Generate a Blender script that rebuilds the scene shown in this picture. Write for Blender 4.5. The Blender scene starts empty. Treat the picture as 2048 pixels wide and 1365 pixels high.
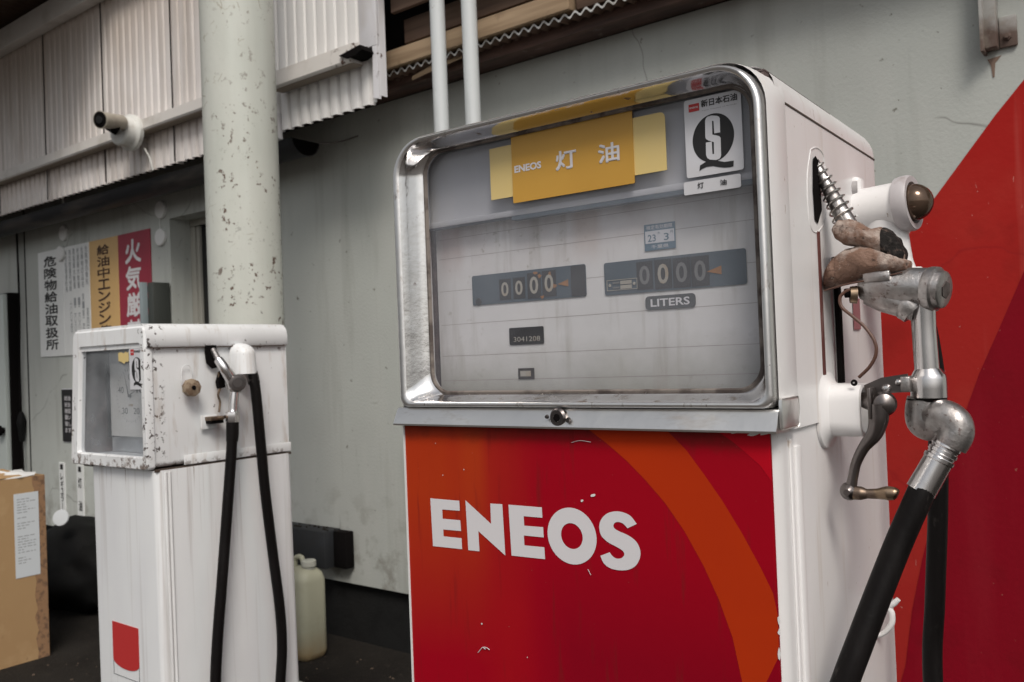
import bpy, bmesh, math, random
import numpy as np
from mathutils import Vector, Matrix, noise as mnoise
from mathutils.geometry import tessellate_polygon
random.seed(7)
scene = bpy.context.scene
R = math.radians
# ------------------------------------------------------------------ camera
CH = 1.25; FPX = 1728.8
yaw, pit, rol = R(37.573), R(.938), R(-2.22)
FW = Vector((-math.sin(yaw)*math.cos(pit), math.cos(yaw)*math.cos(pit), math.sin(pit)))
_rt = Vector((math.cos(yaw), math.sin(yaw), 0)); _up = _rt.cross(FW)
RT = _rt*math.cos(rol) + _up*math.sin(rol); UP = -_rt*math.sin(rol) + _up*math.cos(rol)
CAMP = Vector((0, 0, CH))
cd = bpy.data.cameras.new('camera'); cam = bpy.data.objects.new('camera', cd)
scene.collection.objects.link(cam); scene.camera = cam
cd.sensor_width = 36; cd.lens = FPX/2048*36; cd.clip_start = .02; cd.clip_end = 2000
M3 = Matrix((RT, UP, -FW)).transposed(); cam.matrix_world = Matrix.Translation(CAMP) @ M3.to_4x4()
cd.dof.use_dof = True; cd.dof.focus_distance = 1.1; cd.dof.aperture_fstop = 11
# ------------------------------------------------------------------ world and sun
SUN_EL, SUN_AZ = R(48), R(134)      # azimuth clockwise from +Y (towards the right and behind the camera)
w = bpy.data.worlds.new('World'); scene.world = w; w.use_nodes = True
nt = w.node_tree; sky = nt.nodes.new('ShaderNodeTexSky'); sky.sky_type = 'NISHITA'; sky.sun_disc = False
sky.sun_elevation = SUN_EL; sky.sun_rotation = SUN_AZ; sky.air_density = 1.2; sky.dust_density = 4; sky.ozone_density = 1
bgn = nt.nodes['Background']; hs = nt.nodes.new('ShaderNodeHueSaturation'); hs.inputs['Saturation'].default_value = .22; nt.links.new(sky.outputs[0], hs.inputs['Color']); nt.links.new(hs.outputs[0], bgn.inputs[0]); bgn.inputs[1].default_value = .085
sl = bpy.data.lights.new('sun', 'SUN'); sun = bpy.data.objects.new('sun', sl); scene.collection.objects.link(sun)
sl.energy = 1.5; sl.angle = R(20); sl.color = (1, .93, .84)
sd = Vector((math.sin(SUN_AZ)*math.cos(SUN_EL), math.cos(SUN_AZ)*math.cos(SUN_EL), math.sin(SUN_EL)))
sun.rotation_euler = sd.to_track_quat('Z', 'Y').to_euler()
scene.view_settings.view_transform = 'Standard'; scene.view_settings.look = 'None'
scene.view_settings.exposure = .26; scene.view_settings.gamma = 1
scene.render.engine = 'CYCLES'; scene.cycles.max_bounces = 7; scene.cycles.transparent_max_bounces = 10

# ------------------------------------------------------------------ measuring: a photo point on a known plane of the place
def ray(px, py): return RT*(px-1024) + UP*(682.5-py) + FW*FPX
def onY(px, py, Y): d = ray(px, py); return CAMP + d*(Y/d.y)
def onX(px, py, X): d = ray(px, py); return CAMP + d*(X/d.x)
class Frame:
    def __init__(s, o, deg): s.o = Vector(o); t = R(deg); s.ex = Vector((math.cos(t), math.sin(t), 0)); s.ey = Vector((-math.sin(t), math.cos(t), 0)); s.rz = t
    def L(s, px, py, y=None, x=None):
        d = ray(px, py)
        k = ((s.o-CAMP).dot(s.ey)+y)/d.dot(s.ey) if y is not None else ((s.o-CAMP).dot(s.ex)+x)/d.dot(s.ex)
        q = CAMP + d*k - s.o; return Vector((q.dot(s.ex), q.dot(s.ey), q.z))
W0 = Frame((0, 0, 0), 0)

# ------------------------------------------------------------------ materials
def lin(r, g, b): return tuple(((c/255)/12.92 if c/255 <= .04045 else ((c/255+.055)/1.055)**2.4) for c in (r, g, b))
def mat(name, col, rough=.5, metal=0, layers=(), bump=0, bscale=60, rvar=0, coat=0, spec=.5, alpha=None):
    m = bpy.data.materials.new(name); m.use_nodes = True; t = m.node_tree; n = t.nodes; lk = t.links.new
    b = n['Principled BSDF']; b.inputs['Roughness'].default_value = rough; b.inputs['Metallic'].default_value = metal
    b.inputs['Specular IOR Level'].default_value = spec; b.inputs['Coat Weight'].default_value = coat
    tc = n.new('ShaderNodeTexCoord'); sep = None
    cur = n.new('ShaderNodeRGB').outputs[0]; cur.default_value = (*col, 1)
    rcur = None
    def noise(sc, det=4, ns=1, rg=.6, off=(0, 0, 0)):
        mp = n.new('ShaderNodeMapping'); lk(tc.outputs['Object'], mp.inputs[0])
        mp.inputs['Scale'].default_value = sc if isinstance(sc, tuple) else (sc,)*3; mp.inputs['Location'].default_value = off
        x = n.new('ShaderNodeTexNoise'); lk(mp.outputs[0], x.inputs['Vector']); x.inputs['Scale'].default_value = ns
        x.inputs['Detail'].default_value = det; x.inputs['Roughness'].default_value = rg; return x.outputs[0]
    def rng(v, a, b_, lo=0, hi=1):
        x = n.new('ShaderNodeMapRange'); x.clamp = True; lk(v, x.inputs[0])
        for i, q in enumerate((a, b_, lo, hi)): x.inputs[1+i].default_value = q
        return x.outputs[0]
    def mul(a, b_, op='MULTIPLY'):
        x = n.new('ShaderNodeMath'); x.operation = op; lk(a, x.inputs[0])
        if isinstance(b_, (int, float)): x.inputs[1].default_value = b_
        else: lk(b_, x.inputs[1])
        return x.outputs[0]
    for ly in layers:
        lc, strength, rr = ly[0], ly[1], ly[2]; f = None
        for q in ly[3:]:
            if q[0] == 'n': o = rng(noise(q[1], off=q[4] if len(q) > 4 else (0, 0, 0)), q[2], q[3])
            elif q[0] == 'g':
                if sep is None:
                    sep = n.new('ShaderNodeSeparateXYZ'); lk(tc.outputs['Object'], sep.inputs[0])
                o = rng(sep.outputs[q[1]], q[2], q[3])
            elif q[0] == 'gn':      # gradient with a ragged edge
                if sep is None:
                    sep = n.new('ShaderNodeSeparateXYZ'); lk(tc.outputs['Object'], sep.inputs[0])
                nz = mul(mul(noise(q[4]), .5, 'SUBTRACT'), q[5]); o = rng(mul(sep.outputs[q[1]], nz, 'ADD'), q[2], q[3])
            elif q[0] == 'c':       # cracks
                mp = n.new('ShaderNodeMapping'); lk(tc.outputs['Object'], mp.inputs[0])
                mp.inputs['Scale'].default_value = q[1] if isinstance(q[1], tuple) else (q[1],)*3
                wn = n.new('ShaderNodeTexNoise'); lk(mp.outputs[0], wn.inputs['Vector']); wn.inputs['Scale'].default_value = 3; wn.inputs['Detail'].default_value = 3
                va = n.new('ShaderNodeVectorMath'); va.operation = 'MULTIPLY_ADD'; lk(wn.outputs['Color'], va.inputs[0]); va.inputs[1].default_value = (.22,)*3; lk(mp.outputs[0], va.inputs[2])
                v = n.new('ShaderNodeTexVoronoi'); v.feature = 'DISTANCE_TO_EDGE'; lk(va.outputs[0], v.inputs['Vector']); v.inputs['Scale'].default_value = 1
                o = rng(v.outputs['Distance'], q[2], 0)
            elif q[0] == 'v':       # round spots
                mp = n.new('ShaderNodeMapping'); lk(tc.outputs['Object'], mp.inputs[0]); mp.inputs['Scale'].default_value = (q[1],)*3
                v = n.new('ShaderNodeTexVoronoi'); lk(mp.outputs[0], v.inputs['Vector']); v.inputs['Scale'].default_value = 1; v.inputs['Randomness'].default_value = 1
                o = rng(v.outputs['Distance'], q[2], q[2]*.6)
            f = o if f is None else mul(f, o)
        f = mul(f, strength)
        mx = n.new('ShaderNodeMix'); mx.data_type = 'RGBA'; lk(f, mx.inputs[0]); lk(cur, mx.inputs[6]); mx.inputs[7].default_value = (*lc, 1); cur = mx.outputs[2]
        if rr is not None:
            mr = n.new('ShaderNodeMix'); lk(f, mr.inputs[0]); mr.inputs[3].default_value = rr
            if rcur is None: mr.inputs[2].default_value = rough
            else: lk(rcur, mr.inputs[2])
            rcur = mr.outputs[0]
            if metal:
                pass
    lk(cur, b.inputs['Base Color'])
    if rvar:
        x = rng(noise(9), .3, .7, -rvar, rvar); y = n.new('ShaderNodeMath'); y.operation = 'ADD'; lk(x, y.inputs[0])
        if rcur is None: y.inputs[1].default_value = rough
        else: lk(rcur, y.inputs[1])
        rcur = y.outputs[0]
    if rcur is not None: lk(rcur, b.inputs['Roughness'])
    if bump:
        bp = n.new('ShaderNodeBump'); bp.inputs['Strength'].default_value = 1; bp.inputs['Distance'].default_value = bump
        lk(noise(bscale, 6), bp.inputs['Height']); lk(bp.outputs[0], b.inputs['Normal'])
    return m
RUST = (.075, .028, .012); RUSTD = (.03, .014, .009); GRIME = (.10, .085, .065)
m_wall = mat('grey_plaster', (.48, .50, .47), .85, layers=[
    ((.40, .405, .385), .6, None, ('n', .9, .42, .7)), ((.56, .56, .53), .5, None, ('n', (2.5, 2.5, .9), .5, .75, (5, 0, 2))),
    ((.20, .19, .165), .55, None, ('n', (7, 7, .7), .52, .8, (1, 4, 2))),
    ((.16, .14, .11), .6, None, ('gn', 2, .75, .2, 4, .7), ('n', 9, .5, .62)),
    ((.10, .085, .06), .75, None, ('n', 26, .66, .72)), ((.20, .195, .18), .8, None, ('c', (.9, 1, .8), .0035), ('n', 1.3, .52, .56)),
    ((.13, .10, .07), .8, None, ('n', 60, .70, .74)),
    ((.22, .205, .185), .55, None, ('gn', 2, 2.12, 2.4, (6, 6, 2), .25))], bump=.0012, bscale=90)
m_plinth = mat('dark_plinth', (.014, .014, .014), .95, spec=.1, layers=[((.02, .02, .02), .8, None, ('n', 5, .4, .6))], bump=.002)
m_ground = mat('asphalt', (.024, .021, .018), .95, spec=.15, layers=[((.012, .010, .009), .9, None, ('n', 1.6, .42, .62)), ((.05, .04, .03), .6, None, ('n', 45, .6, .68)), ((.16, .13, .10), .5, None, ('n', 110, .68, .72))], bump=.006, bscale=70)
m_concrete = mat('forecourt_concrete', (.065, .055, .048), .85, layers=[((.04, .034, .03), .7, None, ('n', .8, .4, .65)), ((.07, .065, .06), .6, None, ('n', 7, .6, .7))], bump=.002)
m_column = mat('column_paint', (.57, .58, .53), .5, layers=[
    ((.44, .47, .42), .6, None, ('n', (3, 3, 1.2), .45, .7)),
    ((.62, .65, .60), .5, None, ('n', (9, 9, 1), .5, .7, (4, 4, 4))),
    ((.27, .23, .16), .8, .8, ('c', (24, 24, 20), .05), ('n', 10, .56, .61), ('n', 2.2, .46, .58, (6, 0, 3))), ((.17, .13, .08), .8, .8, ('n', (60, 60, 45), .64, .67), ('n', 8, .53, .58, (2, 7, 1)), ('gn', 0, -.02, .07, 6, .1)),
    (RUST, .9, .8, ('n', 42, .58, .615), ('n', (7, 7, 8), .51, .56), ('gn', 2, 2.8, 1.9, 4, .5), ('gn', 0, -.02, .05, 6, .1)), (RUSTD, .9, .8, ('n', 48, .63, .66), ('n', (8, 8, 9), .53, .58, (9, 1, 4)), ('gn', 2, 1.95, 1.3, 3, .6))], bump=.001, bscale=40)
m_clad = mat('cladding_paint', (.74, .70, .68), .6, layers=[((.56, .50, .45), .55, None, ('n', (2, 2, 1.3), .40, .65)), ((.33, .27, .22), .5, None, ('n', (16, 16, .8), .5, .7)), ((.38, .28, .21), .55, None, ('gn', 2, 2.30, 2.42, (12, 12, 3), .1), ('g', 2, 2.44, 2.42)), ((.40, .31, .24), .6, None, ('gn', 2, 2.7, 3.2, (9, 9, 2), .3)), ((.80, .795, .79), .75, None, ('g', 0, -3.4, -3.0))], bump=.0006)
m_clad_w = mat('white_corner_metal', (.74, .73, .76), .45, layers=[((.5, .45, .40), .6, None, ('n', (6, 6, 2), .55, .75)), (RUST, .95, .8, ('n', 30, .60, .63), ('g', 2, 2.50, 2.46), ('g', 2, 2.3, 2.4))])
m_ledge = mat('ledge_metal', (.66, .63, .60), .45, layers=[((.42, .38, .33), .55, None, ('n', (5, 5, 5), .5, .7)), (RUST, .95, .8, ('n', 30, .56, .60), ('g', 0, -2.56, -2.50))])
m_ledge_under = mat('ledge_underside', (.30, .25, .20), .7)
m_soffit = mat('brown_soffit', (.10, .062, .04), .8, layers=[((.05, .03, .02), .8, None, ('n', (2, 14, 14), .4, .65))])
m_gutter = mat('grey_gutter', (.03, .03, .034), .5, spec=.25, layers=[((.16, .14, .12), .6, .7, ('n', (1.5, 6, 9), .5, .7))])
m_wood = mat('bare_timber', (.46, .33, .21), .75, layers=[((.26, .17, .10), .7, None, ('n', (1.5, 30, 30), .45, .65)), ((.12, .07, .04), .7, None, ('n', (5, 5, 5), .58, .7))])
m_board = mat('brown_board', (.16, .10, .07), .8, layers=[((.075, .045, .03), .8, None, ('n', (1.5, 30, 30), .4, .65))])
m_dark = mat('dark_gap', (.006, .005, .005), .95, spec=.08)
m_flash = mat('wall_top_flashing', (.12, .065, .05), .7, layers=[((.04, .025, .02), .8, None, ('n', (3, 20, 20), .4, .6)), ((.25, .2, .17), .5, None, ('n', 14, .6, .7))])
m_edge_glint = mat('roof_sheet', (.62, .62, .60), .5, layers=[((.3, .27, .22), .6, None, ('n', 10, .5, .7))])
m_pipe = mat('pipe_paint', (.62, .65, .66), .45, layers=[((.42, .43, .42), .5, None, ('n', (20, 20, 3), .5, .7)), ((.2, .16, .12), .8, None, ('n', 50, .68, .71))])
m_pump = mat('white_pump_enamel', (.80, .785, .785), .33, layers=[
    ((.71, .68, .66), .5, None, ('n', (6, 6, 2), .45, .7)), ((.50, .40, .31), .5, .6, ('n', (30, 30, 2.2), .58, .75)),
    ((.26, .15, .09), .8, .8, ('n', (160, 160, 40), .68, .72), ('n', 6, .5, .56)), ((.45, .28, .16), .7, .7, ('n', 35, .6, .68), ('g', 2, 1.10, 1.15), ('g', 2, 1.17, 1.15), ('g', 1, .07, .04))], spec=.35, bump=.0004, bscale=18)
m_shell = m_pump
m_pump2 = mat('old_white_enamel', (.81, .82, .83), .38, layers=[
    ((.66, .66, .67), .6, None, ('n', (5, 5, 2), .42, .7)), ((.42, .36, .31), .7, .7, ('n', (45, 45, 1.3), .53, .70), ('gn', 2, 1.02, .97, 5, .04)),
    ((.5, .45, .40), .55, .7, ('n', (40, 40, 2), .58, .75)),
    (RUSTD, .92, .85, ('n', 85, .585, .61), ('g', 0, -.034, -.016), ('g', 1, .05, .035), ('g', 2, .99, 1.01)),
    (RUSTD, .92, .85, ('n', 40, .60, .62), ('g', 1, .012, .0), ('g', 0, -.34, -.352)), ((.14, .10, .08), .85, .85, ('n', 70, .55, .6), ('g', 1, .012, .0), ('g', 2, 1.045, 1.03), ('g', 2, 1.0, 1.01)),
    ((.14, .085, .06), .8, .85, ('n', 55, .60, .64), ('g', 2, 1.285, 1.294), ('g', 2, 1.312, 1.302)),
    ((.12, .08, .06), .85, .85, ('n', 60, .53, .57), ('g', 2, 1.028, 1.010)),
    (RUSTD, .85, .85, ('n', 48, .70, .72)), ((.40, .30, .22), .55, .8, ('n', (26, 26, 5), .58, .74, (2, 5, 1)))], bump=.0008, bscale=14)
m_pump2b = mat('streaked_white_enamel', (.80, .81, .82), .4, layers=[
    ((.68, .68, .71), .6, None, ('n', (4, 4, 1.5), .42, .7)), ((.36, .31, .28), .7, .7, ('n', (50, 50, .9), .57, .70), ('gn', 2, .45, 1.0, (20, 20, .5), .5), ('g', 0, -.06, -.01)), ((.22, .15, .11), .8, .7, ('n', (70, 70, 3), .60, .66), ('gn', 2, .93, 1.0, 30, .05)),
    ((.45, .42, .40), .6, .7, ('n', (30, 30, .8), .56, .75))], bump=.001, bscale=8)
m_sealm = mat('perished_seal', (.20, .17, .15), .7, layers=[((.05, .035, .03), .85, None, ('n', 30, .45, .6))])
m_seam = mat('rusty_seam', (.06, .04, .03), .85)
m_chrome = mat('worn_chrome', (.80, .79, .79), .13, 1, layers=[((.40, .36, .33), .7, .5, ('n', 8, .56, .75)), ((.20, .14, .11), .8, .6, ('n', (50, 50, 25), .66, .71)), ((.22, .15, .10), .85, .7, ('gn', 2, 1.205, 1.185, 30, .02), ('g', 2, 1.176, 1.180), ('n', 40, .58, .68))], rvar=.06, bump=.0012, bscale=9)
m_front = mat('dulled_chrome_rim', (.90, .89, .88), .36, 1, layers=[((.45, .40, .36), .7, .5, ('n', (60, 60, 30), .63, .70)), ((.62, .58, .55), .5, .45, ('n', 9, .5, .7)), ((.25, .2, .18), .8, .6, ('n', 130, .68, .72))], rvar=.05, bump=.0008, bscale=14)
m_chrome_s = mat('brushed_steel_trim', (.90, .89, .87), .33, 1, layers=[((.45, .40, .36), .7, .55, ('n', (12, 12, 40), .56, .72))], rvar=.08, bump=.0022, bscale=7)
m_alu = mat('worn_aluminium', (.50, .48, .47), .34, 1, layers=[((.24, .22, .21), .7, .6, ('n', 40, .48, .66)), ((.13, .09, .08), .8, .7, ('n', 110, .6, .68)), ((.34, .26, .24), .6, .5, ('n', 22, .5, .7, (3, 3, 3)))], bump=.0009, bscale=110)
m_alu_l = mat('bright_aluminium', (.74, .72, .72), .22, 1, layers=[((.40, .38, .37), .6, .45, ('n', (18, 18, 7), .52, .7))])
m_steel_d = mat('dark_steel', (.19, .17, .165), .3, 1, layers=[((.10, .08, .07), .8, .6, ('n', 25, .5, .65))])
m_brass = mat('tarnished_brass', (.30, .22, .15), .35, 1, layers=[((.16, .12, .10), .8, .5, ('n', 40, .45, .6))])
m_hose = mat('black_rubber', (.006, .005, .005), .42, spec=.12, layers=[((.014, .012, .012), .4, .6, ('n', (30, 30, 4), .5, .7)), ((.07, .062, .058), .5, .8, ('n', (110, 110, 40), .62, .70), ('n', 7, .48, .6))], bump=.0006, bscale=120)
m_cloth = mat('brown_leather', (.21, .125, .09), .6, spec=.3, layers=[((.40, .33, .29), .85, None, ('n', 32, .48, .62)), ((.10, .045, .028), .9, None, ('n', 26, .52, .64, (3, 3, 3))), ((.035, .02, .015), .85, None, ('n', 75, .60, .68)), ((.50, .42, .36), .6, None, ('n', 120, .62, .70)), ((.05, .025, .02), .85, None, ('c', (70, 70, 55), .05), ('n', 28, .45, .6))], bump=.005, bscale=70)
m_soot = mat('black_tar_patch', (.012, .010, .009), .75, spec=.2, layers=[((.20, .12, .09), .8, None, ('n', 60, .60, .66)), ((.06, .05, .045), .7, None, ('n', 120, .5, .65))], bump=.004, bscale=110)
m_black = mat('black_print', (.014, .013, .014), .6)
m_brown_p = mat('brown_print', (.07, .035, .02), .6)
m_white_p = mat('white_print', (.70, .68, .70), .5)
m_white_s = mat('sticker_white', (.66, .66, .70), .4, layers=[((.58, .57, .58), .5, None, ('n', 20, .4, .7))])
m_sign_w = mat('white_sign', (.78, .79, .78), .5, layers=[((.68, .69, .68), .7, None, ('n', 3, .4, .7))])
m_sign_y = mat('yellow_sign', (.66, .42, .17), .5, layers=[((.58, .37, .17), .6, None, ('n', 4, .4, .7))])
m_sign_r = mat('red_sign', (.33, .025, .05), .5, layers=[((.27, .025, .05), .7, None, ('n', 5, .4, .7))])
m_yel = mat('amber_plate', (.60, .33, .055), .4, layers=[((.50, .26, .035), .5, None, ('n', 5, .4, .7))])
m_yel_l = mat('cream_plate', (.74, .56, .22), .45, layers=[((.66, .52, .27), .6, None, ('n', 6, .4, .7))])
m_head = mat('header_plate', (.50, .495, .52), .5, layers=[((.43, .425, .445), .6, None, ('n', (9, 9, 2), .4, .7)), ((.50, .47, .40), .5, None, ('n', (14, 14, .8), .56, .7))])
m_plate = mat('dial_plate', (.76, .735, .725), .5, layers=[((.66, .645, .62), .7, None, ('n', 4, .4, .7)), ((.56, .47, .45), .7, None, ('n', 12, .45, .66), ('g', 2, 1.36, 1.45)), ((.30, .26, .20), .5, None, ('n', 70, .62, .70), ('n', 3, .48, .6)), ((.30, .29, .24), .8, None, ('gn', 2, 1.275, 1.19, 25, .05)), ((.34, .14, .10), .55, None, ('gn', 2, 1.36, 1.44, (8, 8, 3), .08), ('gn', 0, -.545, -.53, 20, .01), ('gn', 0, -.485, -.50, 20, .02)), ((.44, .26, .16), .5, None, ('gn', 2, 1.36, 1.45, (8, 8, 3), .06), ('gn', 0, -.30, -.285, 20, .01), ('gn', 0, -.245, -.26, 20, .02)), ((.40, .36, .31), .5, None, ('n', (30, 30, 3), .55, .7))])
m_display_shadow = mat('display_and_shadow_grey', (.085, .11, .135), .5, layers=[((.13, .16, .185), .6, None, ('n', 9, .4, .65)), ((.03, .03, .03), .8, None, ('n', 22, .60, .68))])
m_wheel = mat('number_wheel', (.05, .05, .055), .6)
m_digit = mat('digit_cream', (.40, .37, .32), .5, layers=[((.38, .27, .17), .7, None, ('n', 30, .5, .65))])
m_digit_g = mat('digit_grey', (.19, .19, .19), .5)
m_rustst = mat('orange_rust', (.36, .17, .07), .8, layers=[((.25, .15, .09), .8, None, ('n', 60, .45, .6))])
m_badge = mat('badge_grey', (.085, .09, .095), .5)
m_stk_b = mat('sticker_blue', (.13, .20, .26), .5)
m_red_l = mat('logo_red', (.50, .03, .03), .5)
m_panel = mat('red_panel', (.34, .0015, .011), .42, spec=.14, layers=[
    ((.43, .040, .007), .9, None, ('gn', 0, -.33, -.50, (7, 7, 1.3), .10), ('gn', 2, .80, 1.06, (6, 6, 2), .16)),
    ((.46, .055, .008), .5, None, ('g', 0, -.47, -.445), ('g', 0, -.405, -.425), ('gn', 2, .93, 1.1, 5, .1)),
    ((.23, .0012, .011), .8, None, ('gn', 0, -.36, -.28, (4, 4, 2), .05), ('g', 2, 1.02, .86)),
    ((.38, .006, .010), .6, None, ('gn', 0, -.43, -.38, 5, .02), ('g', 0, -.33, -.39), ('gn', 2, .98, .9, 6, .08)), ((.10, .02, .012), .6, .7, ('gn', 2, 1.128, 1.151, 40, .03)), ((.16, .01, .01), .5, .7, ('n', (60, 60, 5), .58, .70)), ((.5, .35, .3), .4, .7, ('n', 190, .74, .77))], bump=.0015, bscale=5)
m_orange = mat('orange_band', (.45, .034, .005), .42, spec=.10, layers=[((.41, .028, .006), .6, None, ('n', 5, .4, .7))])
m_red2 = mat('bright_red_corner', (.47, .003, .014), .42, spec=.14)
m_wallred = mat('wall_red_paint', (.39, .017, .014), .75, spec=.1, layers=[((.36, .022, .018), .9, None, ('gn', 2, 1.7, 1.1, 3, .2)), ((.46, .06, .04), .5, None, ('n', (2, 2, 2), .5, .75)), ((.55, .17, .14), .35, None, ('n', (9, 9, .5), .60, .80)), ((.62, .35, .30), .5, None, ('n', (90, 90, 25), .70, .73), ('n', 2, .5, .55)), ((.25, .015, .012), .5, None, ('n', 5, .55, .7, (2, 2, 2))), ((.6, .5, .45), .6, None, ('n', 70, .72, .74)), ((.28, .015, .015), .6, None, ('c', (1.2, 1, 1), .004), ('n', 1.5, .5, .55))], bump=.0008, bscale=60)
m_wallred2 = mat('wall_crimson_paint', (.24, .003, .013), .75, spec=.1, layers=[((.21, .006, .012), .8, None, ('n', 1.5, .4, .65)), ((.4, .2, .15), .6, None, ('n', 70, .71, .74)), ((.16, .004, .01), .5, None, ('n', 6, .52, .7)), ((.30, .02, .03), .4, None, ('n', (6, 6, .8), .55, .8))], bump=.0008, bscale=60)
m_card = mat('cardboard', (.40, .25, .12), .85, layers=[((.38, .23, .11), .8, None, ('n', (3, 3, 2), .4, .65)), ((.54, .37, .20), .5, None, ('n', 5, .52, .7)), ((.24, .13, .07), .8, None, ('n', 34, .66, .72), ('n', 3, .5, .6))], bump=.001, bscale=40)
m_card_e = mat('damaged_cardboard', (.30, .17, .09), .9, layers=[((.14, .08, .05), .8, None, ('n', 38, .5, .6))], bump=.003, bscale=60)
m_paper = mat('paper_label', (.62, .65, .68), .6)
m_paper_t = mat('paper_print', (.30, .31, .33), .6)
m_jerry = mat('milky_plastic', (.40, .395, .30), .5, layers=[((.30, .20, .09), .8, None, ('gn', 2, .12, .02, 12, .08)), ((.30, .28, .20), .6, None, ('n', 6, .45, .65))])
m_jcap = mat('pale_cap', (.45, .45, .40), .5)
m_box = mat('dark_sheet_metal', (.028, .03, .034), .6, spec=.25, layers=[((.025, .025, .025), .8, None, ('n', 12, .4, .65))])
m_gbox = mat('grey_green_enamel', (.05, .055, .05), .5)
m_gboxe = mat('pale_blue_edge', (.26, .31, .33), .5)
m_disc = mat('white_disc', (.74, .74, .73), .6)
m_frame = mat('aluminium_frame', (.36, .35, .31), .5)
m_glassd = mat('dark_glass', (.008, .008, .009), .08)
m_camh = mat('camera_beige', (.40, .36, .30), .5, layers=[((.28, .24, .19), .6, None, ('n', 18, .45, .65))])
m_camb = mat('camera_white', (.66, .66, .63), .45, layers=[((.4, .36, .3), .5, None, ('n', 20, .5, .7))])
m_needle = mat('needle_black', (.03, .03, .03), .5)
m_dial = mat('old_dial_plate', (.58, .57, .55), .5, layers=[((.5, .47, .42), .7, None, ('n', 12, .5, .7))])
m_inner = mat('inner_casing', (.62, .64, .66), .5, layers=[((.33, .33, .34), .6, None, ('n', 6, .4, .65))])
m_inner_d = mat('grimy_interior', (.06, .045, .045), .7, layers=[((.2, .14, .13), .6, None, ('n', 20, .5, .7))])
m_tyre = mat('dark_vinyl', (.006, .006, .006), .7, spec=.15, layers=[((.012, .012, .012), .6, None, ('n', 7, .5, .7))])
m_locker = mat('pale_locker', (.48, .52, .50), .5)
m_bracket = mat('bracket_paint', (.40, .39, .37), .55, layers=[(RUST, .85, .8, ('gn', 2, 2.09, 2.04, 30, .06)), ((.3, .26, .22), .6, None, ('n', 20, .5, .65))])
m_spring = mat('spring_wire', (.55, .53, .50), .3, 1)
m_brownw = mat('rusty_wire', (.10, .045, .03), .5)
m_rcover = mat('recess_grey', (.36, .34, .34), .6, layers=[((.2, .13, .10), .7, None, ('n', 30, .55, .68))])
m_rustred = mat('oxide_red_edge', (.11, .03, .025), .7, layers=[((.3, .22, .2), .7, None, ('n', (60, 60, 10), .55, .65))])
m_ringm = mat('grey_ring_paint', (.50, .47, .48), .4, layers=[((.25, .19, .17), .7, None, ('n', 26, .52, .68))])
m_pink = mat('dull_pink', (.30, .12, .13), .6)
m_debris = mat('dull_debris', (.10, .07, .05), .9)
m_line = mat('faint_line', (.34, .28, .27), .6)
m_stain = mat('rust_stain', (.22, .15, .115), .9)
def glassmat(name, dust_haze=.10, dcol=(.55, .56, .62)):
    m = bpy.data.materials.new(name); m.use_nodes = True; t = m.node_tree; n = t.nodes; lk = t.links.new
    n.remove(n['Principled BSDF']); out = n['Material Output']
    tr = n.new('ShaderNodeBsdfTransparent'); tr.inputs[0].default_value = (.93, .94, .96, 1)
    gl = n.new('ShaderNodeBsdfGlossy'); gl.inputs['Roughness'].default_value = .06
    lw = n.new('ShaderNodeLayerWeight'); lw.inputs[0].default_value = .5; pw = n.new('ShaderNodeMath'); pw.operation = 'POWER'; lk(lw.outputs['Facing'], pw.inputs[0]); pw.inputs[1].default_value = 5
    ma = n.new('ShaderNodeMath'); ma.operation = 'MULTIPLY_ADD'; lk(pw.outputs[0], ma.inputs[0]); ma.inputs[1].default_value = .9; ma.inputs[2].default_value = .05
    a = n.new('ShaderNodeMixShader'); lk(ma.outputs[0], a.inputs[0]); lk(tr.outputs[0], a.inputs[1]); lk(gl.outputs[0], a.inputs[2])
    df = n.new('ShaderNodeBsdfDiffuse'); df.inputs[0].default_value = (*dcol, 1)
    tc = n.new('ShaderNodeTexCoord'); nz = n.new('ShaderNodeTexNoise'); nz.inputs['Scale'].default_value = 9; nz.inputs['Detail'].default_value = 6
    lk(tc.outputs['Object'], nz.inputs['Vector'])
    mr = n.new('ShaderNodeMapRange'); lk(nz.outputs[0], mr.inputs[0]); mr.inputs[1].default_value = .3; mr.inputs[2].default_value = .8; mr.inputs[3].default_value = dust_haze*.5; mr.inputs[4].default_value = dust_haze*2
    b = n.new('ShaderNodeMixShader'); lk(mr.outputs[0], b.inputs[0]); lk(a.outputs[0], b.inputs[1]); lk(df.outputs[0], b.inputs[2]); lk(b.outputs[0], out.inputs[0])
    return m
m_glass = glassmat('dusty_glass', .10); m_glass2 = glassmat('hazy_glass', .19, (.62, .66, .70));  # the old pump's thicker pale film also paints reflection haze over the dust
m_dome = mat('tinted_dome_glass', (.13, .085, .06), .05, .6, layers=[((.10, .07, .05), .6, None, ('n', 30, .45, .6))])

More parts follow.
